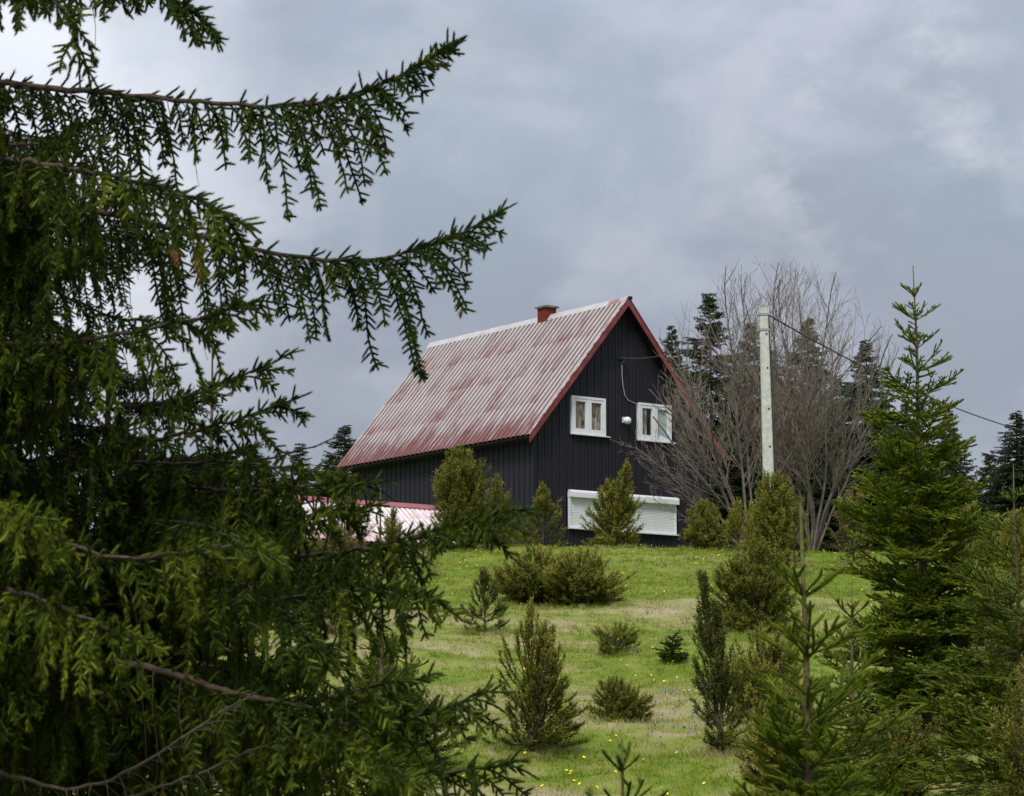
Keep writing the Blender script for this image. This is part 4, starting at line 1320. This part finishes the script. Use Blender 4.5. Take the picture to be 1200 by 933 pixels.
def juniper(name, label, base, top, width, seed, shape='cone', mat='juniper', tint=0.45, n=None, sprig=0.085, lean=0.0, group=None, open_=0.0, tipbrown=0.0, cat='juniper', peaks=1, flare=0.25):
    r = np.random.default_rng(seed)
    H = top - base[2]
    e = empty(name, base, label, cat, group)
    hw = width / 2
    prof = {'cone': lambda t: np.interp(t, [0, .12, .35, .7, 0.9, 1], [.8, 1, .85, .5, .2, .03]),
            'column': lambda t: np.interp(t, [0, .15, .5, .88, 1], [.8, .95, 1, .85, .35]),
            'round': lambda t: np.interp(t, [0, .25, .6, .85, 1], [.75, 1, .95, .6, .1]),
            'flame': lambda t: np.interp(t, [0, .15, .4, .7, .85, 1], [.65, .95, 1, .55, .22, .02]),
            'vase': lambda t: np.interp(t, [0, .2, .6, .9, 1], [.45, .75, 1, .8, .2])}[shape]
    dens = 60 if n is None else n
    O, D, L, T_ = [], [], [], []
    w0, w1, wr = [], [], []
    # a few leading stems that carry the outline; each makes its own point
    leads = [(np.array([0, 0]), 1.0)]
    for k in range(peaks - 1):
        a = r.uniform(0, 6.28); leads.append((np.array([math.cos(a), math.sin(a) * 0.7]) * hw * r.uniform(0.3, 0.55) * (0.6 if shape == 'column' else 1), (r.uniform(0.8, 0.97) if shape == 'column' else r.uniform(0.55, 0.95))))
    stm = MB()
    for (c, hs) in leads:
        zz_ = np.linspace(0, 1, 8)
        pts_ = np.stack([c[0] * np.minimum(zz_ * 2, 1) + lean * zz_ * H, c[1] * np.minimum(zz_ * 2, 1), zz_ * H * hs * 0.96 - 0.05], 1)
        stm.tube(pts_, 0.012 * H ** 0.5 + 0.012 - 0.018 * zz_ * H ** 0.5 * 0.6, 6)
    stm.build('stem', M['juniper_wood'], e, smooth=True)
    npl = int(dens * 1.12 * len(leads))
    for i in range(npl):
        c, hs = leads[i % len(leads)]
        t = r.random() ** (0.85)
        ph = r.uniform(0, 6.28)
        fill = 0.5 + 0.5 * r.random() ** 0.5
        rad = hw * prof(t) * fill * (1.12 if len(leads) == 1 else 0.85) * r.uniform(0.85, 1.2)
        zt_ = max(t, 0.07) * H * hs
        if r.random() < 0.10 + 0.12 * open_:          # a few plumes stand clear of the rest
            rad *= r.uniform(1.15, 1.45); zt_ *= r.uniform(1.0, 1.08)
        end = np.array([c[0] + math.cos(ph) * rad + lean * zt_, c[1] + math.sin(ph) * rad, zt_])
        z0 = zt_ * r.uniform(0.45, 0.75) - 0.02
        st_ = np.array([c[0] * min(z0 / H * 2, 1) + lean * z0, c[1] * min(z0 / H * 2, 1), z0])
        mid = st_ * 0.45 + end * 0.55 + np.array([math.cos(ph), math.sin(ph), -0.6]) * rad * 0.22
        m = 9
        s_ = np.linspace(0, 1, m)[:, None]
        B = st_ * (1 - s_) ** 2 + 2 * mid * s_ * (1 - s_) + end * s_ ** 2
        B[1:] += np.cumsum(r.normal(0, 0.006, (m - 1, 3)), axis=0)
        seglen = np.linalg.norm(B[-1] - B[0])
        w0.append(B[:-1]); w1.append(B[1:]); wr.append(np.linspace(0.008, 0.0025, m - 1))
        ns_ = max(8, int((seglen + 0.12) / (sprig * 0.19)))
        f_ = (0.25 + open_ * 0.3) + (0.75 - open_ * 0.3) * r.random(ns_) ** 0.8
        kk_ = f_ * (m - 1); a = np.minimum(kk_.astype(int), m - 2)
        p = B[a] + (B[a + 1] - B[a]) * (kk_ - a)[:, None]
        tg = nrm(B[a + 1] - B[a])
        out = np.array([math.cos(ph), math.sin(ph), 0.0])
        dd = nrm(tg * 0.6 + UP * flare + out * 0.22 + r.normal(0, 0.42, (ns_, 3)))
        ll = sprig * r.uniform(0.6, 1.35, ns_)
        tt = tint + r.normal(0, 0.07) + r.normal(0, 0.08, ns_) + 0.24 * (f_ > 0.82) + tipbrown * np.clip((t - 0.55) * 3, 0, 1) * r.random()
        O.append(p); D.append(dd); L.append(ll); T_.append(tt)
        # the plume ends in a point of its own
        O.append(B[-2:-1]); D.append((B[-1:] - B[-2:-1]) + UP * 0.02); L.append(np.array([sprig * 1.6])); T_.append(np.array([tint + 0.2 + tipbrown * max(t - 0.5, 0)]))
    # leading shoots on each point
    for (c, hs) in leads:
        for k in range(26):
            z = H * hs * r.uniform(0.78, 1.0)
            o = np.array([c[0] + lean * z, c[1], z]) + r.normal(0, 0.012, 3)
            O.append(o[None]); D.append((UP + r.normal(0, 0.3, 3) + [lean, 0, 0])[None]); L.append(np.array([sprig * 0.9])); T_.append(np.array([tint + 0.15]))
    mb = MB()
    if w0:
        mb.segs(np.concatenate(w0), np.concatenate(w1), np.concatenate(wr), np.concatenate(wr) * 0.8, 3, 1)
    O = np.concatenate(O)
    O[:, 2] = np.maximum(O[:, 2], 0.0)
    add_shoots(mb, TPL_JUN, O, np.concatenate(D), np.concatenate(L), sprig * 0.22, np.concatenate(T_), r)
    mb.build('foliage', [M[mat], M['juniper_wood']], e)
    return e


SKIRTS = []


def jun(px, base_py, top_py, wpx, label, seed, d=None, **kw):
    b_, t_ = by_px(px, base_py, top_py, d)
    SKIRTS.append((b_[0], b_[1], 0.5 * wpx / F_PX * b_[1]))
    wd = 1.15 * wpx / F_PX * b_[1]
    return juniper('juniper', label, b_, t_, wd, seed, group='junipers on the meadow', **kw)


GJ = []
jun(540, 640, 526, 51, 'tall dense columnar juniper in front of the left house wall', 201, d=74.5, shape='column', n=150, tint=0.40, sprig=0.13, mat='juniper', peaks=3)
jun(583, 640, 558, 46, 'pointed juniper beside the tall columnar one, below the house corner', 202, d=75.5, shape='cone', n=72, sprig=0.13, tint=0.42)
jun(636, 642, 568, 48, 'conical juniper with a thin tip left of the white shutter', 203, d=77.5, shape='flame', n=74, sprig=0.12)
jun(718, 644, 541, 62, 'yellow green juniper with a high right tip covering the white shutter', 204, d=77.0, shape='cone', n=74, sprig=0.13, tint=0.5, lean=0.16, peaks=3)
jun(822, 644, 587, 48, 'round topped juniper right of the white shutter', 205, d=77.5, shape='round', n=74, sprig=0.12, tint=0.48, peaks=2)
jun(863, 646, 585, 30, 'small yellow juniper between the house and the pole', 206, d=76, shape='cone', n=60, sprig=0.11, tint=0.55)
jun(904, 648, 553, 46, 'bushy upright juniper hiding the foot of the concrete pole', 207, d=66.5, shape='column', n=130, sprig=0.12, tint=0.5, peaks=2)
jun(879, 646, 590, 24, 'narrow pale juniper left of the pole foot', 208, d=71, shape='cone', n=55, sprig=0.11, tint=0.58)
jun(928, 646, 575, 24, 'narrow juniper right of the pole foot', 209, d=70, shape='column', n=55, sprig=0.11, tint=0.45)
jun(890, 742, 636, 96, 'large droopy tipped juniper on the slope below the pole', 210, shape='round', mat='juniper', n=70, sprig=0.11, tint=0.34, peaks=4)
jun(632, 706, 643, 84, 'left half of the wide brown topped juniper thicket below the shutter', 211, shape='vase', mat='juniper', n=75, sprig=0.11, tint=0.34, peaks=5, tipbrown=0.6, flare=0.5)
jun(680, 709, 645, 76, 'right half of the wide brown topped juniper thicket below the shutter', 212, shape='vase', mat='juniper', n=75, sprig=0.11, tint=0.34, peaks=5, tipbrown=0.6, flare=0.5)
jun(568, 742, 668, 54, 'loose juniper half hidden behind the drooping spruce branch tips', 213, shape='cone', mat='juniper_dark', n=55, sprig=0.09, tint=0.45, open_=0.5)
jun(620, 880, 706, 104, 'open tall juniper with browned upper twigs in the middle of the meadow', 214, shape='cone', mat='juniper', n=58, sprig=0.068, tint=0.30, open_=0.8, peaks=4, tipbrown=0.5)
jun(722, 767, 731, 42, 'small brownish juniper in the middle of the meadow', 215, shape='vase', mat='juniper', n=60, sprig=0.07, tint=0.38, tipbrown=0.3)
jun(722, 846, 793, 60, 'small round juniper cushion in the lower meadow', 216, shape='round', mat='juniper', n=95, sprig=0.062, tint=0.34, peaks=2)
jun(846, 885, 672, 58, 'tall dark leaning juniper column left of the foreground spruce', 217, shape='flame', mat='juniper_dark', n=70, sprig=0.075, tint=0.4, lean=-0.10, peaks=2)
jun(885, 880, 735, 70, 'pale yellow juniper behind the foreground spruce', 218, d=40, shape='vase', mat='juniper', n=70, sprig=0.08, tint=0.62, open_=0.4, peaks=3)
jun(912, 925, 800, 100, 'yellowish juniper thicket behind the foreground spruce base', 219, d=33, shape='round', mat='juniper', n=74, sprig=0.08, tint=0.55, peaks=3)
jun(1030, 915, 830, 90, 'greyish juniper at the foot of the tall young spruce', 220, d=33.5, shape='vase', mat='juniper', n=70, sprig=0.075, tint=0.4, peaks=3)
jun(1172, 850, 668, 84, 'tall thin tipped juniper right of the tall young spruce', 221, d=37, shape='cone', mat='juniper_dark', n=72, sprig=0.085, tint=0.55, peaks=3, open_=0.3)
jun(1205, 960, 770, 100, 'brown tipped juniper cut by the right picture edge', 222, d=29, shape='vase', mat='juniper', n=72, sprig=0.075, tint=0.40, peaks=3, tipbrown=0.4)
jun(997, 646, 575, 34, 'brownish juniper at the crest left of the tall young spruce', 223, d=72, shape='column', mat='juniper_brown', n=60, sprig=0.12, tint=0.62)
jun(1140, 660, 590, 60, 'yellowish juniper at the crest right of the tall young spruce', 224, d=66, shape='round', n=70, sprig=0.11, tint=0.6, peaks=3)
jun(1190, 670, 600, 60, 'yellow juniper at the crest near the right picture edge', 225, d=62, shape='cone', n=70, sprig=0.11, tint=0.6, peaks=2)
jun(462, 664, 598, 40, 'green juniper bush in front of the pink shed roof', 226, d=68, shape='cone', n=70, sprig=0.11, tint=0.5)
jun(405, 660, 582, 56, 'straw coloured juniper in front of the left end of the shed', 227, d=67, shape='vase', mat='juniper_brown', n=70, sprig=0.11, tint=0.75, peaks=2)
jun(497, 668, 615, 26, 'thin wispy juniper in front of the shed roof beside the columnar juniper', 228, d=70, shape='vase', mat='juniper_brown', n=24, sprig=0.10, tint=0.7, open_=0.5)
jun(455, 866, 742, 130, 'wide yellow tinged bush behind the near spruce branches', 229, d=36, shape='round', mat='juniper_dark', n=70, sprig=0.085, tint=0.36, peaks=4)
jun(395, 740, 655, 60, 'brownish juniper seen through the lower spruce branches', 230, d=52, shape='round', mat='juniper_brown', n=70, sprig=0.09, tint=0.5)

# ------------------------------------------------------------------ spruces behind the hill


far_lib = {}


def far_spruce(label, px, top_py, d, radius, seed, base_drop=0.0, bushy=1.0, tint=0.45, sparse=1.0):
    r = np.random.default_rng(seed)
    b_ = foot(px, d); b_[2] -= base_drop
    H = ztop(px, top_py, d) - b_[2]
    Hs = H
    e = empty('background_spruce', b_, label, 'spruce tree', 'spruces behind the hill')
    mb = MB(); zz_ = np.linspace(-0.3, H, 10)
    mb.tube(np.stack([zz_ * 0, zz_ * 0, zz_], 1), 0.012 * (H - zz_) + 0.015, 6); mb.build('trunk', M['bark'], e)
    ck = seed % 5 if tint == 0.45 else 5 + seed % 2
    if ck in far_lib:
        o = inst('crown', far_lib[ck], e, (0, 0, 0), (0, 0, r.uniform(0, 6.28)))
        kx = radius / 1.08; o.scale = (kx, kx, H / 9.0)
        return
    H = 9.0; rad_own = radius; radius = 1.5
    tint = 0.45 if ck < 5 else 0.38
    O, D, L, T_, RR = [], [], [], [], []
    w0, w1 = [], []
    z = H - 0.15
    while z > 0.3:
        rel = (H - z) / H
        ln0 = radius * 1.55 * np.clip(rel / 0.75, 0.01, 1) ** 0.95
        for k in range(int(6 * bushy + 1)):
            az = r.uniform(0, 6.283)
            ln = max(ln0 * r.uniform(0.65, 1.3), 0.12)
            el = 0.35 - 0.75 * min(rel * 2, 1) + r.normal(0, 0.12)
            n = max(3, int(ln / 0.2))
            d_ = np.array([math.cos(az) * math.cos(el), math.sin(az) * math.cos(el), math.sin(el)])
            p = np.array([0, 0, z + r.uniform(-.12, .12)])
            tb = tint + r.normal(0, 0.13)
            for j in range(n):
                d_ = nrm(d_ + UP * (0.55 * (j / n) - 0.12) * 0.5)
                q_ = p + d_ * ln / n
                w0.append(p); w1.append(q_)
                side = nrm(np.cross(d_, UP))
                O.append(p); D.append(d_); L.append(ln / n * 1.3); T_.append(tb); RR.append(0.03 + 0.05 * min(ln, 1.0))
                for sg in (1, -1):
                    for rep in range(2):
                        if r.random() < 0.2: continue
                        l2 = min(0.08 + 0.42 * (1 - j / n) * ln, 0.6) * r.uniform(0.6, 1.1)
                        O.append(p + d_ * ln / n * r.random()); D.append(nrm(d_ * 0.7 + side * sg * 0.75 + UP * r.uniform(-0.6, 0.1))); L.append(l2); T_.append(tb + r.normal(0.05, 0.08)); RR.append(0.03 + 0.05 * min(ln, 1.0))
                p = q_
        z -= (0.16 + 0.09 * rel) * r.uniform(0.7, 1.3) * sparse
    mb = MB()
    mb.segs(np.array(w0), np.array(w1), 0.014, 0.01, 3, 1)
    add_shoots(mb, TPL_FAR, np.array(O), np.array(D), np.array(L) * 1.25, np.array(RR), np.array(T_), r)
    far_lib[ck] = mb.mesh('crown', [M['spruce_far'], M['twig']])
    o = inst('crown', far_lib[ck], e)
    o.scale = (rad_own / 1.08, rad_own / 1.08, Hs / 9.0)


for i, (lab, px, py, d, rad, kw) in enumerate([
        ('broad dark spruce whose crown stands behind the right roof slope', 833, 343, 104, 1.75, {}),
        ('thin dark spruce tip just right of the roof slope', 788, 383, 110, 1.2, {}),
        ('dark spruce directly behind the concrete pole', 880, 378, 112, 1.5, {}),
        ('dark spruce behind the bare twigs right of the pole', 948, 372, 106, 1.6, {}),
        ('olive spruce standing clear right of the bare tree', 1016, 398, 100, 1.45, dict(tint=0.7)),
        ('grey spruce behind the upper part of the tall young spruce', 1062, 470, 108, 1.5, {}),
        ('small spruce right behind the tall young spruce', 1112, 482, 112, 1.1, {}),
        ('low spruce between the tall young spruce and the right edge', 1158, 532, 110, 1.1, {}),
        ('dark spruce peak at the right picture edge', 1190, 482, 98, 1.3, dict(tint=0.3)),
        ('dark spruce tip beyond the left end of the roof', 404, 498, 106, 1.5, {}),
        ('small spruce tip left of the roof, behind the near branches', 352, 520, 110, 1.4, {}),
        ('low dark spruce behind the juniper at the right house corner', 858, 520, 98, 1.5, dict(tint=0.35)),
        ('low bushy spruce on the crest right of the pole foot', 962, 560, 94, 1.6, dict(tint=0.35)),
        ('low bushy spruce below the olive spruce', 1010, 545, 95, 1.4, dict(tint=0.35)),
        ('low dark spruce behind the pole foot', 915, 545, 97, 1.5, dict(tint=0.35)),
        ('dark spruce top showing between the bare stems left of the pole', 905, 410, 108, 1.4, dict(tint=0.35)),
        ('dark spruce between the olive spruce and the bare stems', 980, 440, 107, 1.4, dict(tint=0.35)),
        ('low spruce behind the crest at far right', 1120, 560, 94, 1.6, dict(tint=0.45))]):
    far_spruce(lab, px, py, d, rad, 300 + i, **kw)

# ------------------------------------------------------------------ bare trees


def bare_tree(label, base, seed, stems, env):
    """stems: (lean x, lean y, radius, tropism, foot offset, bounded); growth stops at the rounded outline of the crown"""
    r = np.random.default_rng(seed)
    e = empty('bare_tree', base, label, 'bare tree', 'leafless trees beside the house')
    cx, cz, rx, rz = env

    def outside(p, fuzz):
        return ((p[0] - cx) / rx) ** 2 + (p[1] / rx) ** 2 + (max(p[2] - cz, 0) / rz) ** 2 > fuzz

    def grow(buf, p, d, ln, rad, lev, tw, bounded):
        n = max(3, int(ln / (0.30 if lev < 2 else 0.17)))
        rr_ = rad
        fuzz = r.uniform(0.72, 1.12) if lev else 1.12
        for j in range(n):
            wob = (0.06, 0.09, 0.12, 0.14, 0.14)[lev]
            d = nrm(d + UP * tw / n + r.normal(0, wob, 3))
            q_ = p + d * ln / n
            if bounded and outside(q_, fuzz):
                return
            r2 = max(rad * (1 - 0.75 * (j + 1) / n), 0.0042)
            buf.append((p, q_, rr_, r2, lev)); rr_ = r2; p = q_
            t = (j + 1) / n
            if lev < 4 and t > (0.22, 0.16, 0.12, 0.2)[lev]:
                nk = 1
                if lev < 2 and r.random() < 0.42: nk = 2
                if lev >= 2 and r.random() < 0.22: nk = 0
                for _ in range(nk):
                    a = nrm(np.cross(d, r.normal(size=3)))
                    cd = nrm(d + a * r.uniform(0.45, 0.95))
                    cl = ln * (1 - 0.45 * t) * r.uniform(0.34, 0.62) * (0.62, 0.72, 0.72, 0.6)[lev]
                    if cl > 0.10:
                        grow(buf, p, cd, cl, max(rr_ * 0.5, 0.0045), lev + 1, (0.55, 0.45, 0.3, 0.2)[lev] * (1 if bounded else 0.5), bounded and lev < 3)
    for (dx, dy, ln, rad, tw, off, bounded) in stems:
        buf = []
        grow(buf, np.array([off, r.normal(0, 0.08), -0.15]), nrm(np.array([dx, dy, 1.0])), ln, rad, 0, tw, bounded)
        A = np.array([b[0] for b in buf]); B = np.array([b[1] for b in buf]); ra = np.array([b[2] for b in buf]); rb_ = np.array([b[3] for b in buf]); lv = np.array([b[4] for b in buf])
        mb = MB()
        k = lv < 2
        mb.segs(A[k], B[k], ra[k], rb_[k], 5, 0); mb.segs(A[~k], B[~k], ra[~k], rb_[~k], 3, 1)
        mb.build('limb', [M['bare'], M['bare_twig']], e)
    return e


bb = foot(945, 80.3)
z_c = ztop(912, 440, 80.3) - bb[2]; r_z = ztop(912, 308, 80.3) - bb[2] - z_c
bare_tree('leafless tree with a fan of upright stems right of the concrete pole', bb, 41,
          [(0.0, 0.1, 9.0, 0.056, 0.2, 0, True), (0.12, 0.0, 9.0, 0.052, 0.2, .08, True), (0.24, -0.1, 9.0, 0.05, 0.25, .12, True), (-0.10, 0.15, 9.0, 0.05, 0.2, -.08, True),
           (-0.24, -0.1, 9.0, 0.048, 0.2, -.1, True), (0.38, 0.1, 8.5, 0.045, 0.3, .15, True), (0.05, -0.3, 8.5, 0.045, 0.3, 0, True), (-0.17, 0.25, 9.0, 0.045, 0.2, -.05, True), (-0.04, -0.2, 9.0, 0.045, 0.15, .05, True),
           (0.55, -0.1, 7.5, 0.042, 0.4, .12, True), (0.18, 0.3, 9.0, 0.045, 0.2, .06, True), (-0.34, 0.1, 8.5, 0.042, 0.25, -.1, True)], (-0.7, z_c, 3.55, r_z))
bb = foot(880, 79.6)
bare_tree('leafless tree left of the pole with low twigs reaching across the gable', bb, 42,
          [(0.0, 0.1, 9.0, 0.055, 0.2, 0, True), (-0.14, 0.1, 9.0, 0.05, 0.2, -.08, True), (0.12, -0.1, 9.0, 0.05, 0.2, .08, True), (-0.28, 0.05, 8.5, 0.046, 0.25, -.1, True), (0.28, 0.2, 8.5, 0.045, 0.25, .1, True),
           (-0.42, 0.1, 8.5, 0.044, 0.3, -.1, True), (-0.6, -0.1, 8.0, 0.042, 0.4, -.12, True), (-0.35, -0.3, 8.5, 0.042, 0.3, -.1, True), (0.2, -0.25, 9.0, 0.044, 0.2, .08, True), (-0.06, 0.3, 9.0, 0.045, 0.2, 0, True),
           (-0.95, -0.1, 4.6, 0.034, -0.15, -.1, False), (-0.75, 0.0, 4.8, 0.036, -0.1, -.12, False), (-1.25, -0.2, 4.2, 0.030, -0.1, -.08, False), (-1.7, -0.3, 3.4, 0.026, -0.1, -.08, False)], (0.7, z_c, 3.7, r_z))

# ------------------------------------------------------------------ grass and flowers


def meadow():
    r = np.random.default_rng(77)
    # tufts within the part of the slope the photograph could see, denser where nearer
    n = 80000
    d = 24 + (81 - 24) * r.random(n) ** 1.0
    x = (r.random(n) * 1560 - 150 - 600) / F_PX * d * 1.01
    dr = dryness(x, d)
    clump = VN(x + 7, d + 3, 0.5)
    keep = r.random(n) < 0.35 + 0.65 * clump
    x, d, dr = x[keep], d[keep], dr[keep]
    nb_ = 6
    xx = np.repeat(x, nb_) + r.normal(0, 0.045, len(x) * nb_); yy = np.repeat(d, nb_) + r.normal(0, 0.06, len(x) * nb_)
    zz_ = height(xx, yy) - 0.006
    hgt = np.repeat(0.035 + 0.055 * r.random(len(x)) ** 2 + 0.09 * (r.random(len(x)) > 0.965), nb_) * r.uniform(0.6, 1.3, len(xx))
    a = r.uniform(0, 6.283, len(xx)); lean = r.normal(0, 0.45, (len(xx), 2))
    wd = (0.005 + 0.00010 * yy)
    b0 = np.stack([xx - np.cos(a) * wd, yy - np.sin(a) * wd, zz_], 1); b1 = np.stack([xx + np.cos(a) * wd, yy + np.sin(a) * wd, zz_], 1)
    tp = np.stack([xx + lean[:, 0] * hgt, yy + lean[:, 1] * hgt, zz_ + hgt], 1)
    T = np.stack([b0, b1, tp], 1)
    tint = np.clip(np.repeat(dr, nb_) * 0.8 + 0.10 + np.repeat(r.normal(0, 0.13, len(x)), nb_) + r.normal(0, 0.12, len(xx)), 0, 1)
    mb = MB(); mb.tris(T, 0, tint)
    # coarser bunches: last year's straw and lusher green clumps
    nk = 5200
    d2 = 24 + 57 * r.random(nk); x2 = (r.random(nk) * 1300 - 50 - 600) / F_PX * d2
    k2 = VN2(x2 + 31, d2 + 17, 1.6) > 0.52
    x2, d2 = x2[k2], d2[k2]
    for (sx_, sy_, sr_) in SKIRTS:
        n_ = int(30 + 40 * sr_); a_ = r.uniform(0, 6.28, n_); q_ = sr_ * r.uniform(0.55, 1.25, n_)
        x2 = np.concatenate([x2, sx_ + np.cos(a_) * q_]); d2 = np.concatenate([d2, sy_ + np.sin(a_) * q_])
    hb_ = np.array([h2w(u_, -0.15 - 0.5 * r.random(), 0) for u_ in np.linspace(-0.3, W_ + 0.3, 130)])
    x2 = np.concatenate([x2, hb_[:, 0]]); d2 = np.concatenate([d2, hb_[:, 1]])
    nb2 = 11
    xx = np.repeat(x2, nb2) + r.normal(0, 0.05, len(x2) * nb2); yy = np.repeat(d2, nb2) + r.normal(0, 0.05, len(x2) * nb2)
    hh = np.repeat(r.uniform(0.07, 0.17, len(x2)), nb2) * r.uniform(0.5, 1.2, len(xx))
    zz_ = height(xx, yy) - 0.01
    a = r.uniform(0, 6.283, len(xx)); ln2 = r.normal(0, 0.5, (len(xx), 2)); wd = 0.004 + 0.00012 * yy
    b0 = np.stack([xx - np.cos(a) * wd, yy - np.sin(a) * wd, zz_], 1); b1 = np.stack([xx + np.cos(a) * wd, yy + np.sin(a) * wd, zz_], 1)
    tp = np.stack([xx + ln2[:, 0] * hh, yy + ln2[:, 1] * hh, zz_ + hh], 1)
    tn = np.repeat(np.where(r.random(len(x2)) < 0.45, 0.85, 0.12) + r.normal(0, 0.1, len(x2)), nb2) + r.normal(0, 0.08, len(xx))
    mb.tris(np.stack([b0, b1, tp], 1), 0, np.clip(tn, 0, 1))
    tag(mb.build('grass', M['grass']), 'short meadow grass, green with straw coloured patches', 'grass', kind='stuff')
    # dandelions and small blue flowers
    for nm, mat, nf, lab, size in (('yellow_flowers', 'yellow', 3200, 'yellow dandelions dotted over the meadow', 0.020), ('blue_flowers', 'blue', 40, 'small blue flowers in the lower meadow', 0.02)):
        mb = MB()
        d = 26 + (80 - 26) * r.random(nf) ** (0.75 if nm[0] == 'y' else 1.0)
        x = (r.random(nf) * 1200 - 600) / F_PX * d
        if nm[0] == 'b':
            d = 38 + 6 * r.random(nf); x = (760 + 60 * r.random(nf) - 600) / F_PX * d
        k = VN2(x, d, 4.0) + 0.25 * (d > 60) > (0.58 if nm[0] == 'y' else -1)
        x, d = x[k], d[k]
        z = height(x, d)
        for px_, py_, pz_ in zip(x, d, z):
            s_ = size * r.uniform(0.7, 1.25); hh = r.uniform(0.05, 0.10)
            c = np.array([px_, py_, pz_ + hh])
            tl = r.normal(0, 0.35, 2)
            k = np.arange(7) * 6.283 / 7
            ring = c + np.stack([np.cos(k) * s_, np.sin(k) * s_ , 0.35 * s_ + tl[0] * np.cos(k) * s_ + tl[1] * np.sin(k) * s_], 1)
            mb.tris([[ring[i], ring[(i + 1) % 7], c] for i in range(7)], 0)
            mb.tris([[ring[(i + 1) % 7], ring[i], c - [0, 0, s_ * .4]] for i in range(7)], 0)
            mb.segs(np.array([[px_, py_, pz_ - 0.01]]), np.array([c - [0, 0, s_ * 0.3]]), 0.003, 0.003, 3, 1)
        tag(mb.build(nm, [M[mat], M['grass']]), lab, 'flowers', kind='stuff')


meadow()
